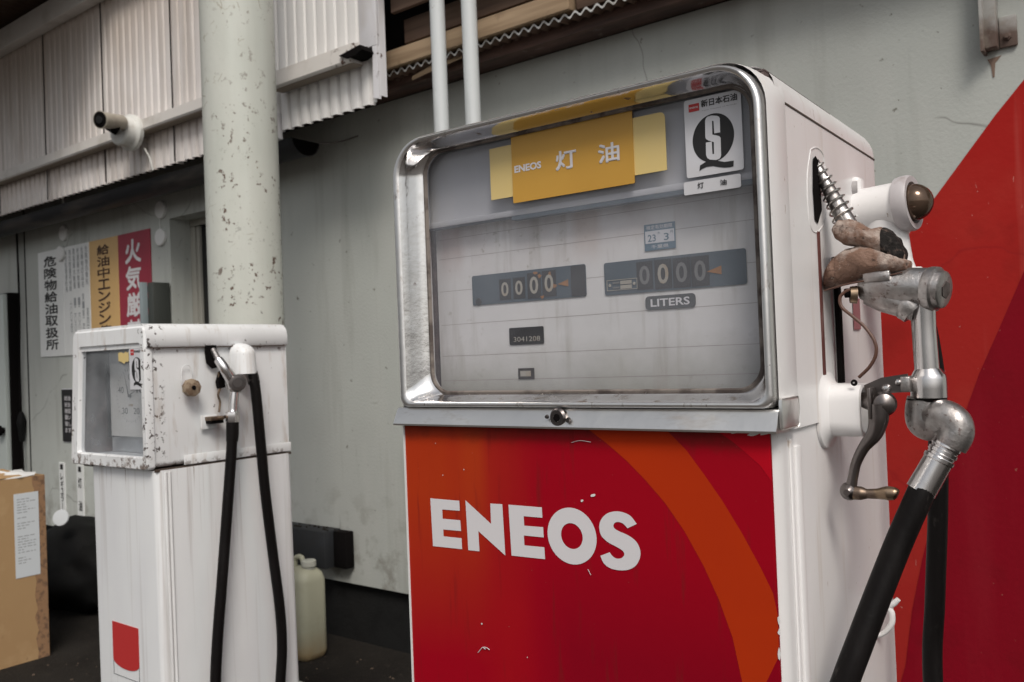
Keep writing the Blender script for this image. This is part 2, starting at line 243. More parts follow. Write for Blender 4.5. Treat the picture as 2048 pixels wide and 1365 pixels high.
# ------------------------------------------------------------------ mesh collector
class MB:
    def __init__(s): s.v = []; s.f = []; s.m = []; s.sm = []; s.mats = []
    def mi(s, m):
        if m not in s.mats: s.mats.append(m)
        return s.mats.index(m)
    def add(s, vs, fs, m, smooth=False):
        b = len(s.v); s.v += [Vector(q) for q in vs]; k = s.mi(m)
        for f in fs: s.f.append([b+i for i in f]); s.m.append(k); s.sm.append(smooth)
        return s
    def bm(s, b, m, smooth=False):
        b.verts.ensure_lookup_table(); b.verts.index_update()
        s.add([v.co.copy() for v in b.verts], [[v.index for v in f.verts] for f in b.faces], m, smooth); b.free(); return s
    def box(s, x0, x1, y0, y1, z0, z1, m, bev=0, seg=2, mtx=None):
        b = bmesh.new(); bmesh.ops.create_cube(b, size=1)
        for v in b.verts: v.co = Vector((x0+(v.co.x+.5)*(x1-x0), y0+(v.co.y+.5)*(y1-y0), z0+(v.co.z+.5)*(z1-z0)))
        if bev: bmesh.ops.bevel(b, geom=list(b.edges), offset=bev, segments=seg, profile=.5, affect='EDGES')
        if mtx:
            for v in b.verts: v.co = mtx @ v.co
        return s.bm(b, m, bev > 0)
    def poly(s, pts, m, holes=()):            # flat polygon, any plane
        loops = [[Vector(p) for p in pts]] + [[Vector(p) for p in h] for h in holes]
        tris = tessellate_polygon(loops); flat = [p for l in loops for p in l]
        s.add(flat, [list(t) for t in tris], m); return s
    def prism(s, pts, d, m, holes=(), smooth=False):        # polygon extruded by vector d
        d = Vector(d); loops = [[Vector(p) for p in pts]] + [[Vector(p) for p in h] for h in holes]
        tris = tessellate_polygon(loops); flat = [p for l in loops for p in l]; n = len(flat)
        fs = [list(t) for t in tris] + [[i+n for i in t[::-1]] for t in tris]; o = 0
        for l in loops:
            k = len(l); fs += [[o+i, o+(i+1) % k, n+o+(i+1) % k, n+o+i] for i in range(k)]; o += k
        s.add(flat+[p+d for p in flat], fs, m, smooth); return s
    def loft(s, loops, m, smooth=True, cap0=False, cap1=False, closed=True):
        n = len(loops[0]); vs = [p for l in loops for p in l]; fs = []
        for a in range(len(loops)-1):
            for i in range(n if closed else n-1):
                j = (i+1) % n; fs.append([a*n+i, a*n+j, (a+1)*n+j, (a+1)*n+i])
        if cap0: fs.append(list(range(n))[::-1])
        if cap1: fs.append([(len(loops)-1)*n+i for i in range(n)])
        return s.add(vs, fs, m, smooth)
    def tube(s, pts, rad, m, seg=16, sub=6, smooth=True, sy=1, caps=True):
        P = [Vector(p) for p in pts]; n = len(P); rr = rad if isinstance(rad, (list, tuple)) else [rad]*n
        if sub > 1 and n > 2:
            Q, q = [], []
            for i in range(n-1):
                a, b, c, d = P[max(i-1, 0)], P[i], P[i+1], P[min(i+2, n-1)]
                for k in range(sub):
                    t = k/sub; Q.append(.5*((2*b)+(c-a)*t+(2*a-5*b+4*c-d)*t*t+(3*b-a-3*c+d)*t**3)); q.append(rr[i]*(1-t)+rr[i+1]*t)
            Q.append(P[-1]); q.append(rr[-1]); P, rr = Q, q
        T = [(P[min(i+1, len(P)-1)]-P[max(i-1, 0)]).normalized() for i in range(len(P))]
        u = T[0].orthogonal().normalized()
        if abs(T[0].y) < .9: u = (Vector((0, 1, 0))-T[0]*T[0].y).normalized()
        loops = []
        for i, p in enumerate(P):
            u = (u-T[i]*u.dot(T[i])).normalized(); v = T[i].cross(u)
            loops.append([p+(u*math.cos(2*math.pi*k/seg)*sy+v*math.sin(2*math.pi*k/seg))*rr[i] for k in range(seg)])
        return s.loft(loops, m, smooth, caps, caps)
    def lathe(s, o, ax, prof, m, seg=28, smooth=True):      # prof: (distance along the axis, radius)
        ax = Vector(ax).normalized(); o = Vector(o); u = ax.orthogonal().normalized(); v = ax.cross(u)
        loops = [[o+ax*a+(u*math.cos(2*math.pi*k/seg)+v*math.sin(2*math.pi*k/seg))*max(r, 1e-5) for k in range(seg)] for a, r in prof]
        return s.loft(loops, m, smooth, True, True)
    def text(s, body, x0, x1, z0, z1, y, m, bold=.0, keep=False, M=None, nx=None):
        # lettering on a plane facing -Y (or +X when nx is given: x is then read along Y)
        cjk = any(ord(c) > 255 for c in body); vs, fs = text_mesh(body, 0 if cjk else bold)
        a = [min(v[0] for v in vs), max(v[0] for v in vs), min(v[1] for v in vs), max(v[1] for v in vs)]
        sx = (x1-x0)/(a[1]-a[0]); sz = (z1-z0)/(a[3]-a[2]); e = bold*.75*min((x1-x0)/len(body), z1-z0)
        if cjk: sx *= 1-2*e/(x1-x0); sz *= 1-2*e/(z1-z0)
        for k, (dx, dz) in enumerate(((-1, -1), (1, -1), (-1, 1), (1, 1), (0, 0)) if cjk and e else ((0, 0),)):
            out = []
            for v in vs:
                q = (x0+e*(dx+1)*cjk+(v[0]-a[0])*sx, z0+e*(dz+1)*cjk+(v[1]-a[2])*sz); yy = y-.00012*k
                p = Vector((q[0], yy, q[1])) if nx is None else Vector((nx+.00012*k, q[0], q[1]))
                out.append(M @ p if M else p)
            s.add(out, fs, m)
        return s
    def build(s, name, parent=None, sharp=35, **props):
        me = bpy.data.meshes.new(name); me.from_pydata([tuple(v) for v in s.v], [], s.f)
        for m in s.mats: me.materials.append(m)
        me.polygons.foreach_set('material_index', s.m); me.polygons.foreach_set('use_smooth', s.sm)
        b = bmesh.new(); b.from_mesh(me); bmesh.ops.remove_doubles(b, verts=b.verts, dist=1e-6)
        bmesh.ops.recalc_face_normals(b, faces=b.faces); b.to_mesh(me); b.free()
        me.set_sharp_from_angle(angle=R(sharp)); me.update()
        o = bpy.data.objects.new(name, me); scene.collection.objects.link(o)
        if parent: o.parent = parent
        for k, v in props.items(): o[k] = v
        return o
_tc = {}
def text_mesh(body, bold):
    k = (body, bold)
    if k in _tc: return _tc[k]
    c = bpy.data.curves.new('t', 'FONT'); c.body = body; c.size = 1; c.offset = bold; c.resolution_u = 3
    o = bpy.data.objects.new('t', c); scene.collection.objects.link(o); dg = bpy.context.evaluated_depsgraph_get()
    me = o.evaluated_get(dg).to_mesh(); vs = [tuple(v.co) for v in me.vertices]; fs = [list(p.vertices) for p in me.polygons]
    o.evaluated_get(dg).to_mesh_clear(); bpy.data.objects.remove(o); bpy.data.curves.remove(c)
    _tc[k] = (vs, fs); return vs, fs
def thing(name, label, cat, loc=(0, 0, 0), rz=0, group=None):
    o = bpy.data.objects.new(name, None); scene.collection.objects.link(o); o.location = loc; o.rotation_euler = (0, 0, rz)
    o.empty_display_size = .1; o['label'] = label; o['category'] = cat
    if group: o['group'] = group
    return o
def rr(x0, x1, z0, z1, r, y, n=8):       # rounded rectangle in XZ; r = radius or (tl, tr, br, bl)
    r = (r,)*4 if not isinstance(r, tuple) else r; out = []
    for (cx, cz, rad, a0) in ((x0+r[0], z1-r[0], r[0], 180), (x1-r[1], z1-r[1], r[1], 90), (x1-r[2], z0+r[2], r[2], 0), (x0+r[3], z0+r[3], r[3], -90)):
        for i in range(n+1):
            a = R(a0-90*i/n); out.append(Vector((cx+rad*math.cos(a), y, cz+rad*math.sin(a))))
    return out
def rrh(x0, x1, y0, y1, r, z, n=6): return [Vector((p.x, p.z, z)) for p in rr(x0, x1, y0, y1, r, 0, n)]
def rbox(mb, x0, x1, y0, y1, z0, z1, rv, rt, m, n=7, taper=0):    # box with rounded upright edges and a rounded top
    L_ = [rrh(x0, x1, y0, y1, rv, z0)]
    for i in range(n+1):
        a = R(90*i/n); d = rt*(1-math.cos(a)); L_.append(rrh(x0+d+taper, x1-d, y0+d, y1-d, max(rv, .004+rt*.6*(1-math.cos(a))), z1-rt+rt*math.sin(a)))
    return mb.loft(L_, m, True, False, True)

# ================================================================== SETTING
g = MB(); g.add([(-60, -60, 0), (60, -60, 0), (60, 60, 0), (-60, 60, 0)], [[0, 1, 2, 3]], m_ground); g.build('ground', kind='structure')
g = MB(); g.add([(-9, -30, .004), (30, -30, .004), (30, .55, .004), (-9, .55, .004)], [[0, 1, 2, 3]], m_concrete); g.build('forecourt_pavement', kind='structure')

# ---- rear wall with the window recess
WY = 2.6
wall = thing('station_wall', 'long grey stained plaster wall behind both pumps, with a red emblem painted at right', 'wall', (0, WY, 0))
wx0, wx1, wz0, wz1 = -4.32, -3.36, 1.0, 2.065
g = MB(); zt = 2.345
for b in ((-12, wx0, .264, zt), (wx1, 4, .264, zt), (wx0, wx1, .264, wz0), (wx0, wx1, wz1, zt)): g.box(b[0], b[1], 0, .2, b[2], b[3], m_wall)
g.build('plaster_face', wall)
g = MB(); g.box(-12, 4, .03, .2, 0, .262, m_plinth); g.build('plinth', wall)
g = MB(); g.box(-6.085, -6.070, -.002, .01, .264, 2.345, m_dark); g.box(-9.2, -9.19, -.002, .01, .264, 2.345, m_dark); g.build('panel_joint', wall)
wo = MB()
for b in ((wx0, wx1, .12, .17, wz1-.035, wz1), (wx0, wx0+.045, .12, .17, wz0, wz1-.035), (wx1-.045, wx1, .12, .17, wz0, wz1-.035)): wo.box(*b, m_frame, .004)
wo.box(wx0+.046, wx0+.075, .13, .165, wz0, wz1-.037, m_frame, .003)
wf = wo.build('window_frame', wall); g = MB(); g.box(wx0+.075, wx1-.046, .145, .15, wz0, wz1-.036, m_glassd); g.build('pane', wf)
# painted emblem: a very large disc of red, its inner ring darker
em = MB(); P = [onY(*q, WY) for q in ((2230, -20), (2120, 80), (2048, 160), (1990, 232), (1935, 307), (1880, 382), (1829, 452))]
pts = [Vector((p.x, -.002, p.z)) for p in P]
d = pts[-1]-pts[-2]
for k in range(1, 9): pts.append(pts[-1]+Vector((d.x*(1-.07*k), 0, d.z*(1+.015*k))))
pts = [p for p in pts if p.z > .27]; pts += [Vector((pts[-1].x, -.002, .265)), Vector((.42, -.002, .265)), Vector((.55, -.002, .9)), Vector((.55, -.002, 1.6)), Vector((.42, -.002, 2.3)), Vector((pts[0].x, -.002, 2.3))]
em.poly(pts, m_wallred); emb = em.build('painted_emblem', wall)
em = MB(); P = [onY(*q, WY) for q in ((2200, 230), (2120, 400), (2048, 544), (2000, 655), (1960, 745), (1930, 828), (1900, 920), (1870, 1020), (1845, 1120), (1825, 1220), (1812, 1330))]
pts = [Vector((p.x, -.0035, p.z)) for p in P if p.z > .27]; pts += [Vector((pts[-1].x-.02, -.0035, .266)), Vector((.41, -.0035, .266)), Vector((.54, -.0035, .9)), Vector((.54, -.0035, pts[0].z))]
em.poly(pts, m_wallred2); em.build('crimson_ring', emb)
rs = MB(); bx = onY(1985, 118, WY)
rs.poly([(bx.x-.012, -.0015, bx.z), (bx.x+.022, -.0015, bx.z+.004), (bx.x+.006, -.0015, bx.z-.014), (bx.x+.003, -.0015, bx.z-.05), (bx.x-.001, -.0015, bx.z-.05), (bx.x-.004, -.0015, bx.z-.018)], m_stain); rs.build('rust_stain', wall)

# ---- column
cc = onY(486, 400, 1.95)
g = MB(); g.lathe((0, 0, 0), (0, 0, 1), [(0, .19), (.02, .19), (.021, .134), (4.2, .134)], m_column, 48)
for o in [g.build('canopy_column')]:
    o.location = (cc.x, cc.y, 0); o['label'] = 'thick pale green round steel column with rust pitting, behind the old white pump'; o['category'] = 'column'

# ---- corrugated cladding hung in front of the wall
CY = 2.3
cl = thing('corrugated_cladding', 'off white corrugated metal cladding with a projecting ledge, upper left, ending in white trim', 'cladding', (0, 0, 0))
def corr(x0, x1, z0, z1, y, per, amp, m, joints=(), w=.62):
    mb = MB(); top, bot = [], []; n = int((x1-x0)/per*16)
    for i in range(n+1):
        x = x0+(x1-x0)*i/n; t = (x/per) % 1
        d_ = amp*math.sin(math.pi*(t-w)/(1-w))**.8 if w < t < 1 else amp*.10*(1-math.sin(math.pi*t/w))
        j = min([abs(x-q) for q in joints]+[9])
        if j < .006: d_ += .02
        bot.append(Vector((x, y+d_, z0))); top.append(Vector((x, y+d_, z1)))
    mb.loft([bot, top], m, True, closed=False); return mb
J = (-5.70, -5.0702, -4.4149, -3.7628, -3.108)
XC = -2.345
corr(-9, XC-.10, 2.455, 3.30, CY, .0615, .013, m_clad, J, .76).build('upper_sheet', cl)
g = MB()
for x in J: g.box(x-.003, x+.003, CY-.0022, CY+.001, 2.47, 3.2, m_dark); g.box(x-.003, x+.003, CY+.0005, CY+.003, 2.24, 2.43, m_dark)
g.build('sheet_joint', cl)
corr(-9, XC-.03, 2.233, 2.43, CY+.004, .0615, .026, m_clad, J).build('lower_sheet', cl)
# ledge: projecting flashing, its front face light and its underside brown; the stretch right of the column is a separate bent length
for (a, b, nm) in ((-9, -3.02, 'ledge'), (-2.93, -2.44, 'ledge')):
    g = MB(); sec = [(CY-.004, 2.478), (CY-.055, 2.466), (CY-.06, 2.418), (CY-.055, 2.410), (CY-.004, 2.412)]
    if a > -4: sec = [(CY-.004, 2.475), (CY-.06, 2.458), (CY-.066, 2.395), (CY-.06, 2.386), (CY-.004, 2.39)]
    g.loft([[Vector((a, y, z)) for y, z in sec], [Vector((b, y, z)) for y, z in sec]], m_ledge, False, True, True)
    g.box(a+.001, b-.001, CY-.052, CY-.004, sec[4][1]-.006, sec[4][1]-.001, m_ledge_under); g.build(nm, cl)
g = MB(); g.box(XC-.095, XC, CY-.016, CY-.004, 2.44, 3.6, m_clad_w, .004); g.box(XC-.004, XC, CY-.003, CY+.03, 2.25, 3.6, m_clad_w)
g.prism([(XC-.03, CY-.002, 2.245), (XC-.001, CY-.002, 2.236), (XC-.001, CY-.002, 2.44), (XC-.027, CY-.002, 2.44)], (0, -.012, 0), m_clad_w); g.build('corner_trim', cl)
g = MB(); g.prism([(XC-.15, CY-.075, 2.418), (XC-.03, CY-.075, 2.432), (XC-.02, CY-.075, 2.412), (XC-.06, CY-.075, 2.398), (XC-.11, CY-.075, 2.40)], (0, .07, 0), m_dark); g.build('broken_corner_hole', cl)
g = MB(); g.box(-9, -3.5, CY-.07, CY-.002, 3.18, 3.30, m_ledge, .006); g.build('head_flashing', cl)
g = MB(); g.box(-3.04, -2.985, CY-.05, CY+.0, 2.29, 2.40, m_clad_w, .004); g.box(-3.0, -2.965, CY-.02, CY+.02, 2.2, 2.31, m_clad_w, .004); g.build('joint_bracket', cl)
# canopy underside, brown and ribbed, over the cladding
cn = thing('canopy_roof', 'dark brown ribbed canopy underside in the top left corner above the cladding', 'canopy')
g = MB(); loops = [[], []]
for i in range(0, 350):
    x = -9+i*.014; loops[0].append(Vector((x, .95, 3.36+.012*abs(math.sin(x*50))))); loops[1].append(Vector((x, CY+.25, 3.36+.012*abs(math.sin(x*50)))))
g.loft(loops, m_soffit, True, closed=False); g.build('ribbed_soffit', cn)
g = MB(); g.box(-9, -4.1, .95, CY+.3, 3.40, 3.52, m_soffit); g.build('roof_slab', cn)
g = MB(); g.box(-9, -4.1, .86, .94, 3.3, 3.6, m_soffit, .01); g.build('fascia', cn)

# ---- gutter
gt = thing('roof_gutter', 'dark grey half round gutter running under the cladding, open end right of the column', 'gutter')
gx1 = onY(612, 290, 2.44).x
g = MB(); prof = []
for i in range(15): a = R(180+180*i/14); prof.append((2.44+.076*math.cos(a), 2.218+.070*math.sin(a)))
for i in range(15): a = R(360-180*i/14); prof.append((2.44+.072*math.cos(a), 2.218+.066*math.sin(a)))
g.loft([[Vector((x, y, z)) for y, z in prof] for x in (-9, -3.0, gx1)], m_gutter, True, True, True); g.build('trough', gt, sharp=50)
g = MB(); g.lathe((gx1-.006, 2.44, 2.218), (1, 0, 0), [(0, .069), (.005, .069)], m_dark, 28)
g.v = [Vector((v.x, v.y, min(v.z, 2.217))) for v in g.v]; g.build('end_cap', gt)
g = MB(); g.tube([(-5.02, 2.50, 2.26), (-5.01, 2.44, 2.156), (-5.03, 2.378, 2.2), (-5.05, 2.37, 2.30)], .004, m_camb, 6); g.build('tie_wire', gt)
g = MB(); g.tube([(gx1-.02, 2.5, 2.215), (gx1+.06, 2.58, 2.225), (gx1+.16, 2.596, 2.235)], .003, m_steel_d, 6); g.build('hanger_wire', gt)

# ---- open eave above the wall: boards, timber, corrugated roof sheet
ev = thing('open_eave', 'open timber eave with brown boards and a corrugated roof sheet edge above the grey wall', 'roof')
g = MB(); g.box(-12, 4, 2.50, 2.60, 2.347, 2.392, m_flash, .003); g.build('wall_plate', ev)
g = MB(); g.box(-12, 4, 2.66, 2.68, 2.3455, 3.3, m_dark); g.build('sky_block_sheet', ev)  # added dark sheet behind the eave, shuts out the strip of sky
g = MB(); loops = []
for (y, z) in ((2.44, 2.391), (2.44, 2.383), (2.9, 2.44)):
    loops.append([Vector((-2.6+i*.0065, y, z+.008*math.sin(i*.0065*2*math.pi/.043))) for i in range(1000)])
g.loft(loops[:2], m_edge_glint, True, closed=False); g.loft(loops[1:], m_board, True, closed=False); g.build('roof_sheet', ev)  # pale colour along the sheet edge paints glints of daylight under the waves
tz1 = onY(895, 61, 2.42).z; tx = onY(1138, 29, 2.42).x
g = MB(); g.box(-2.9, tx, 2.42, 2.47, 2.402, tz1, m_wood, .003); g.build('timber_beam', ev)
g = MB(); g.box(tx+.01, 4, 2.45, 2.49, 2.402, tz1-.01, m_board, .003); g.build('timber_beam', ev, label='dark stained timber length on the right')
for i, (z0, y0) in enumerate(((tz1+.012, 2.43), (tz1+.11, 2.36), (tz1+.21, 2.29), (tz1+.31, 2.22))):
    g = MB(); g.box(XC+.004, 4, y0, y0+.02, z0, z0+.092, m_board, .002); g.build('soffit_board', ev)
g = MB(); g.box(-3.2, 4, 2.5, 2.54, 2.42, 3.1, m_dark); g.box(XC+.004, 4, 2.15, 2.5, 3.03, 3.07, m_board); g.build('back_board', ev)
g = MB(); pts = [(XC+.0, 2.47, 2.355), (XC+.13, 2.46, 2.367), (XC+.26, 2.47, 2.378)]; g.tube(pts, [.008, .012, .006], m_wood, 8, sy=.3); g.build('splintered_batten', ev)

# ---- two vertical pipes
for i, (px, lab) in enumerate(((877.5, 'pale vertical pipe above the red pump, the left one of two'), (941, 'pale vertical pipe above the red pump, the right one of two'))):
    p = onY(px, 100, 2.33); g = MB(); g.lathe((0, 0, 0), (0, 0, 1), [(0, .0275), (4, .0275)], m_pipe, 20)
    o = g.build('vertical_pipe'); o.location = (p.x, p.y, 0); o['label'] = lab; o['category'] = 'pipe'; o['group'] = 'vertical pipes in front of the wall'
# ---- bracket top right
bk = thing('wall_bracket', 'pale steel post end with a bolted tab, at the top right of the wall', 'bracket', (0, WY, 0))
a = onY(1968, 100, WY-.03); b = onY(2000, 100, WY-.03); c = onY(2035, 72, WY-.006)
g = MB(); g.box(a.x, b.x-.004, -.045, -.003, a.z-.002, 3.0, m_bracket, .003); g.box(a.x-.004, a.x+.004, -.06, -.003, a.z-.01, 3.0, m_bracket); g.build('post', bk)
g = MB(); g.box(b.x-.003, c.x, -.012, -.001, a.z+.0, a.z+.082, m_bracket, .003); tb = g.build('tab', bk)
q = onY(2015, 74, WY-.012); g = MB(); g.lathe((q.x, -.012, q.z), (0, -1, 0), [(0, .010), (.006, .010), (.007, .0065), (.012, .006)], m_bracket, 6, False); g.build('bolt', tb)
# ---- security camera
sc = thing('security_camera', 'small beige security camera on a round white base fixed to the cladding ledge', 'camera', (0, 0, 0))
cb = onY(262, 266, CY-.07)
g = MB(); g.lathe((cb.x, CY-.062, cb.z), (.12, -1, -.05), [(0, .088), (.02, .088), (.026, .082), (.03, .076), (.034, .073), (.075, .070), (.082, .062)], m_camb, 36); g.build('base', sc)
hx = onY(224, 243, CY-.21); g = MB(); g.tube([(cb.x, CY-.14, cb.z), (cb.x-.0, CY-.18, cb.z+.01), (hx.x+.01, CY-.20, hx.z-.03)], [.026, .02, .022], m_dark, 12); g.build('joint', sc)
hx = onY(224, 243, CY-.21); ax = Vector((.30, -.93, -.14)).normalized()
g = MB(); g.lathe(hx-ax*.06, ax, [(-.015, .016), (-.012, .028), (0, .035), (.11, .037), (.130, .041), (.133, .041)], m_camh, 28)
g.build('housing', sc); g = MB(); g.lathe(hx+ax*.0735, ax, [(0, .037), (.001, .037)], m_dark, 28); g.lathe(hx+ax*.0745, ax, [(0, .02), (.006, .018)], m_glassd, 24); g.build('lens', sc)
g = MB(); g.tube([(cb.x+.05, CY-.03, cb.z-.08), (cb.x+.075, CY-.02, cb.z-.13), (cb.x+.085, CY-.01, cb.z-.19)], .004, m_camb, 6); g.build('cable', sc)

# ================================================================== SIGNS ON THE WALL
def sign(name, lab, x0, x1, z0, z1, m, group=None):
    t = thing(name, lab, 'sign', (x0, WY, z0), 0, group); b = MB(); b.box(0, x1-x0, -.008, -.001, 0, z1-z0, m, .0015, 1); b.build('board', t); return t, x1-x0, z1-z0
def column_text(t, chars, cx, w, ztop, zbot, m, y=-.0095, bold=.02, name='lettering', fill=.9):
    n = len(chars); s_ = (ztop-zbot)/n; b = MB()
    for i, ch in enumerate(chars):
        if ch == ' ': continue
        z1 = ztop-i*s_; hh = s_*fill
        if ch == 'ー': b.box(cx-w*.07, cx+w*.07, y, y+.0005, z1-hh, z1, m)
        else: b.text(ch, cx-w/2, cx+w/2, z1-hh, z1, y, m, bold)
    return b.build(name, t)
xs = [onY(q[0], q[1], WY-.008).x for q in ((78, 600), (128, 600), (181, 600), (239, 600), (302, 560))]
zt_, zb_ = 2.035, 1.355
t, W, H = sign('white_sign_board', 'tall white sign with one column of bold black Japanese characters, leftmost on the wall', xs[0], xs[1]-.002, zb_, zt_, m_sign_w, 'safety signs side by side on the wall')
column_text(t, '危険物給油取扱所', W*.5, W*.5, H-.035, .035, m_black, bold=.035)
t, W, H = sign('white_sign_board', 'white sign with many narrow columns of small grey print, beside the orange sign', xs[1], xs[2]-.002, zb_, zt_, m_sign_w, 'safety signs side by side on the wall')
for i, (tx_, z1, z0, mm) in enumerate((('危険物の類別', .97, .62, m_black), ('危険物の品名', .97, .60, m_black), ('貯蔵最大数量', .97, .60, m_black), ('取扱最大数量', .97, .60, m_black), ('指定数量の倍数', .97, .58, m_black), ('保安監督者氏名', .97, .58, m_black))):
    column_text(t, tx_, W*(.90-.155*i), W*.085, H*z1, H*z0, m_paper_t, bold=.0)
for i, (tx_, z1, z0) in enumerate((('第四類', .42, .15), ('第一第二石油類', .55, .05), ('一二〇〇〇L', .52, .05), ('一二〇〇〇L', .52, .05), ('六〇倍', .5, .2))):
    column_text(t, tx_, W*(.90-.155*i), W*.08, H*z1, H*z0, m_paper_t, bold=.0)
t, W, H = sign('orange_sign_board', 'pale orange sign with bold brown Japanese characters, between the white and red signs', xs[2], xs[3]-.002, zb_, zt_, m_sign_y, 'safety signs side by side on the wall')
column_text(t, '給油中エンジン停止', W*.5, W*.42, H-.035, .03, m_brown_p, bold=.035)
t, W, H = sign('red_sign_board', 'crimson sign with large white Japanese characters, rightmost of the row on the wall', xs[3], xs[4], zb_, zt_, m_sign_r, 'safety signs side by side on the wall')
column_text(t, '火気厳禁', W*.48, W*.50, H-.04, .03, m_white_p, bold=.035)
# small low signs
a, b = onY(125, 780, WY), onY(150, 885, WY)
t, W, H = sign('black_notice', 'small black notice with white print, low on the wall left of the old pump', a.x, b.x+.05, .815, 1.143, m_black)
bb = MB(); bb.box(-.006, W+.006, -.0006, .0, -.006, H+.006, m_white_s); bb.build('white_border', t)
bb = MB()
for i, s_ in enumerate(('給油', '安全', '確認', '願い', '致し', 'ます')): bb.text(s_, W*.22, W*.62, H-.07-i*.04, H-.04-i*.04, -.0095, m_white_p, .02)
bb.build('lettering', t)
a = onY(120, 925, WY); b = onY(132, 1022, WY)
t, W, H = sign('grade_label', 'narrow white vertical label reading regular in katakana, low on the wall', a.x, a.x+.075, .373, .682, m_sign_w, 'fuel grade labels low on the wall')
bb = MB(); bb.box(.02, .055, -.0095, -.009, H-.045, H-.012, m_black); bb.build('square_mark', t)
column_text(t, 'レギュラー', .0375, .036, H-.07, .01, m_black, bold=.03)
a = onY(155, 930, WY)
t, W, H = sign('grade_label', 'narrow white vertical label with two kanji for kerosene, half hidden behind the old pump', a.x, a.x+.085, .355, .678, m_sign_w, 'fuel grade labels low on the wall')
bb = MB(); bb.box(.024, .06, -.0095, -.009, H-.045, H-.012, m_black); bb.build('square_mark', t)
column_text(t, '灯 油', .043, .042, H-.08, .03, m_black, bold=.03)
# round white covers
for (px, py, lab) in ((321, 420, 'round white cover disc left of the window, upper end of the thin conduit'), (321, 475, 'round white cover disc beside the red sign, lower end of the thin conduit'), (127, 467, 'round white cover disc on the wall above the white signs'), (123, 508, 'round white cover disc overlapping the seam between the two white signs')):
    p = onY(px, py, WY-.01); g = MB(); g.lathe((0, 0, 0), (0, -1, 0), [(-.001, .048), (.012, .048), (.017, .044), (.018, .03)], m_disc, 28)
    o = g.build('cover_disc'); o.location = (p.x, WY-.002 if px != 123 else WY-.0095, p.z); o['label'] = lab; o['category'] = 'cover'; o['group'] = 'round white covers on the wall'
p = onY(321, 447, WY); g = MB(); g.lathe((p.x, WY-.004, 1.98), (0, 0, 1), [(0, .003), (.14, .003)], m_disc, 8); o = g.build('thin_conduit'); o['label'] = 'thin pale conduit linking the two round white covers'; o['category'] = 'conduit'
# small grey electrical box beside the red sign
p0 = onY(280, 570, 2.46); p1 = onY(318, 568, 2.46)
eb = thing('electrical_box', 'small dark grey green box with a pale blue edge, fixed over the red sign', 'box', (p0.x, 2.46, 1.38))
g = MB(); g.box(.02, .075, .03, .128, 0, .335, m_gbox, .004); g.build('casing', eb); g = MB(); g.box(0, .022, -.006, .03, -.002, .337, m_gboxe, .002); g.build('door_edge', eb)
g = MB()
for i in range(4): g.tube([(-.01, .06, .31-i*.085), (-.055, .05, .285-i*.085), (-.05, .06, .245-i*.085), (-.01, .07, .25-i*.085)], .013, m_tyre, 8)
g.build('cable_loop', eb)
# hanging cable with weight
g = MB(); p = onY(45, 460, WY-.03); cbx = onY(40, 700, WY-.03).x
g.tube([(cbx, WY-.03, 2.25), (cbx+.01, WY-.03, 1.7), (cbx-.02, WY-.03, 1.2), (cbx, WY-.03, .6)], .007, m_dark, 8); g.tube([(cbx-.01, WY-.03, 1.0), (cbx-.01, WY-.03, .93), (cbx-.01, WY-.03, .8)], [.01, .03, .014], m_tyre, 10)
o = g.build('hanging_cable'); o['label'] = 'thin dark cable with a bulging plug hanging down the wall at far left'; o['category'] = 'cable'
# pale locker at the left edge
lk_ = thing('steel_locker', 'pale grey green locker with dark side at the left edge of the photo', 'locker', (-6.35, 2.53, 0))
lx = onY(8, 700, 2.50).x+6.35
g = MB(); g.box(lx-1.0, lx, -.03, .0, .05, 1.79, m_locker, .004); g.build('door', lk_); g = MB(); g.box(lx-1.0, lx+.012, .002, .066, 0, 1.80, m_dark, .004); g.build('carcass', lk_)
p = onY(2, 862, 2.48); g = MB(); g.lathe((p.x+6.35, -.03, p.z), (0, -1, 0), [(0, .02), (.02, .02), (.022, .035), (.045, .035), (.05, .02)], m_dark, 16); g.build('knob', lk_)

# ================================================================== THINGS ON THE GROUND
# cardboard box
bxo = Vector((-4.013, 1.775, 0))
cbx_ = thing('cardboard_box', 'tall open brown cardboard box with a white paper label, standing at left', 'box', bxo)
Hb = .800
g = MB()
g.box(-.006, 0, -.42, -.004, .0, Hb, m_card); g.box(-.45, -.0065, -.006, 0, .0, Hb, m_card); g.box(-.45, -.444, -.42, -.0065, 0, Hb, m_card); g.box(-.4435, -.0065, -.42, -.414, 0, Hb, m_card); g.box(-.4435, -.0065, -.4135, -.0065, .0, .01, m_card)
g.build('carton', cbx_)
g = MB(); b_ = bmesh.new(); zs = 26
pa = [Vector((.0005, -.052+.006*math.sin(i*1.9)+random.uniform(-.004, .004), Hb*i/zs)) for i in range(zs+1)]
g.loft([pa, [Vector((.0005, -.0035, Hb*i/zs)) for i in range(zs+1)]], m_card_e, False, closed=False); g.build('torn_tape_strip', cbx_)
a = Frame(bxo, 0); q0 = a.L(27, 995, x=.001); q1 = a.L(81, 1150, x=.001)
g = MB(); g.box(.0012, .0022, q0.y, q1.y, q1.z+.005, q0.z+.012, m_paper); lb = g.build('paper_label', cbx_)
g = MB(); zz = q0.z-.015; rnd = random.Random(3)
while zz > q1.z+.05:
    if rnd.random() < .72:
        y_ = q0.y+.012; ye = q1.y-.012-rnd.random()*.05
        while y_ < ye: l_ = rnd.uniform(.006, .022); g.box(.0024, .0027, y_, min(y_+l_, ye), zz, zz+.0035, m_paper_t); y_ += l_+.005
    zz -= .0115
g.build('print', lb)
g = MB(); g.prism([(-.02, -.42, Hb), (-.02, -.09, Hb+.002), (-.13, -.12, Hb+.03), (-.15, -.40, Hb+.03)], (0, 0, .004), m_card)
g.build('top_flap', cbx_)
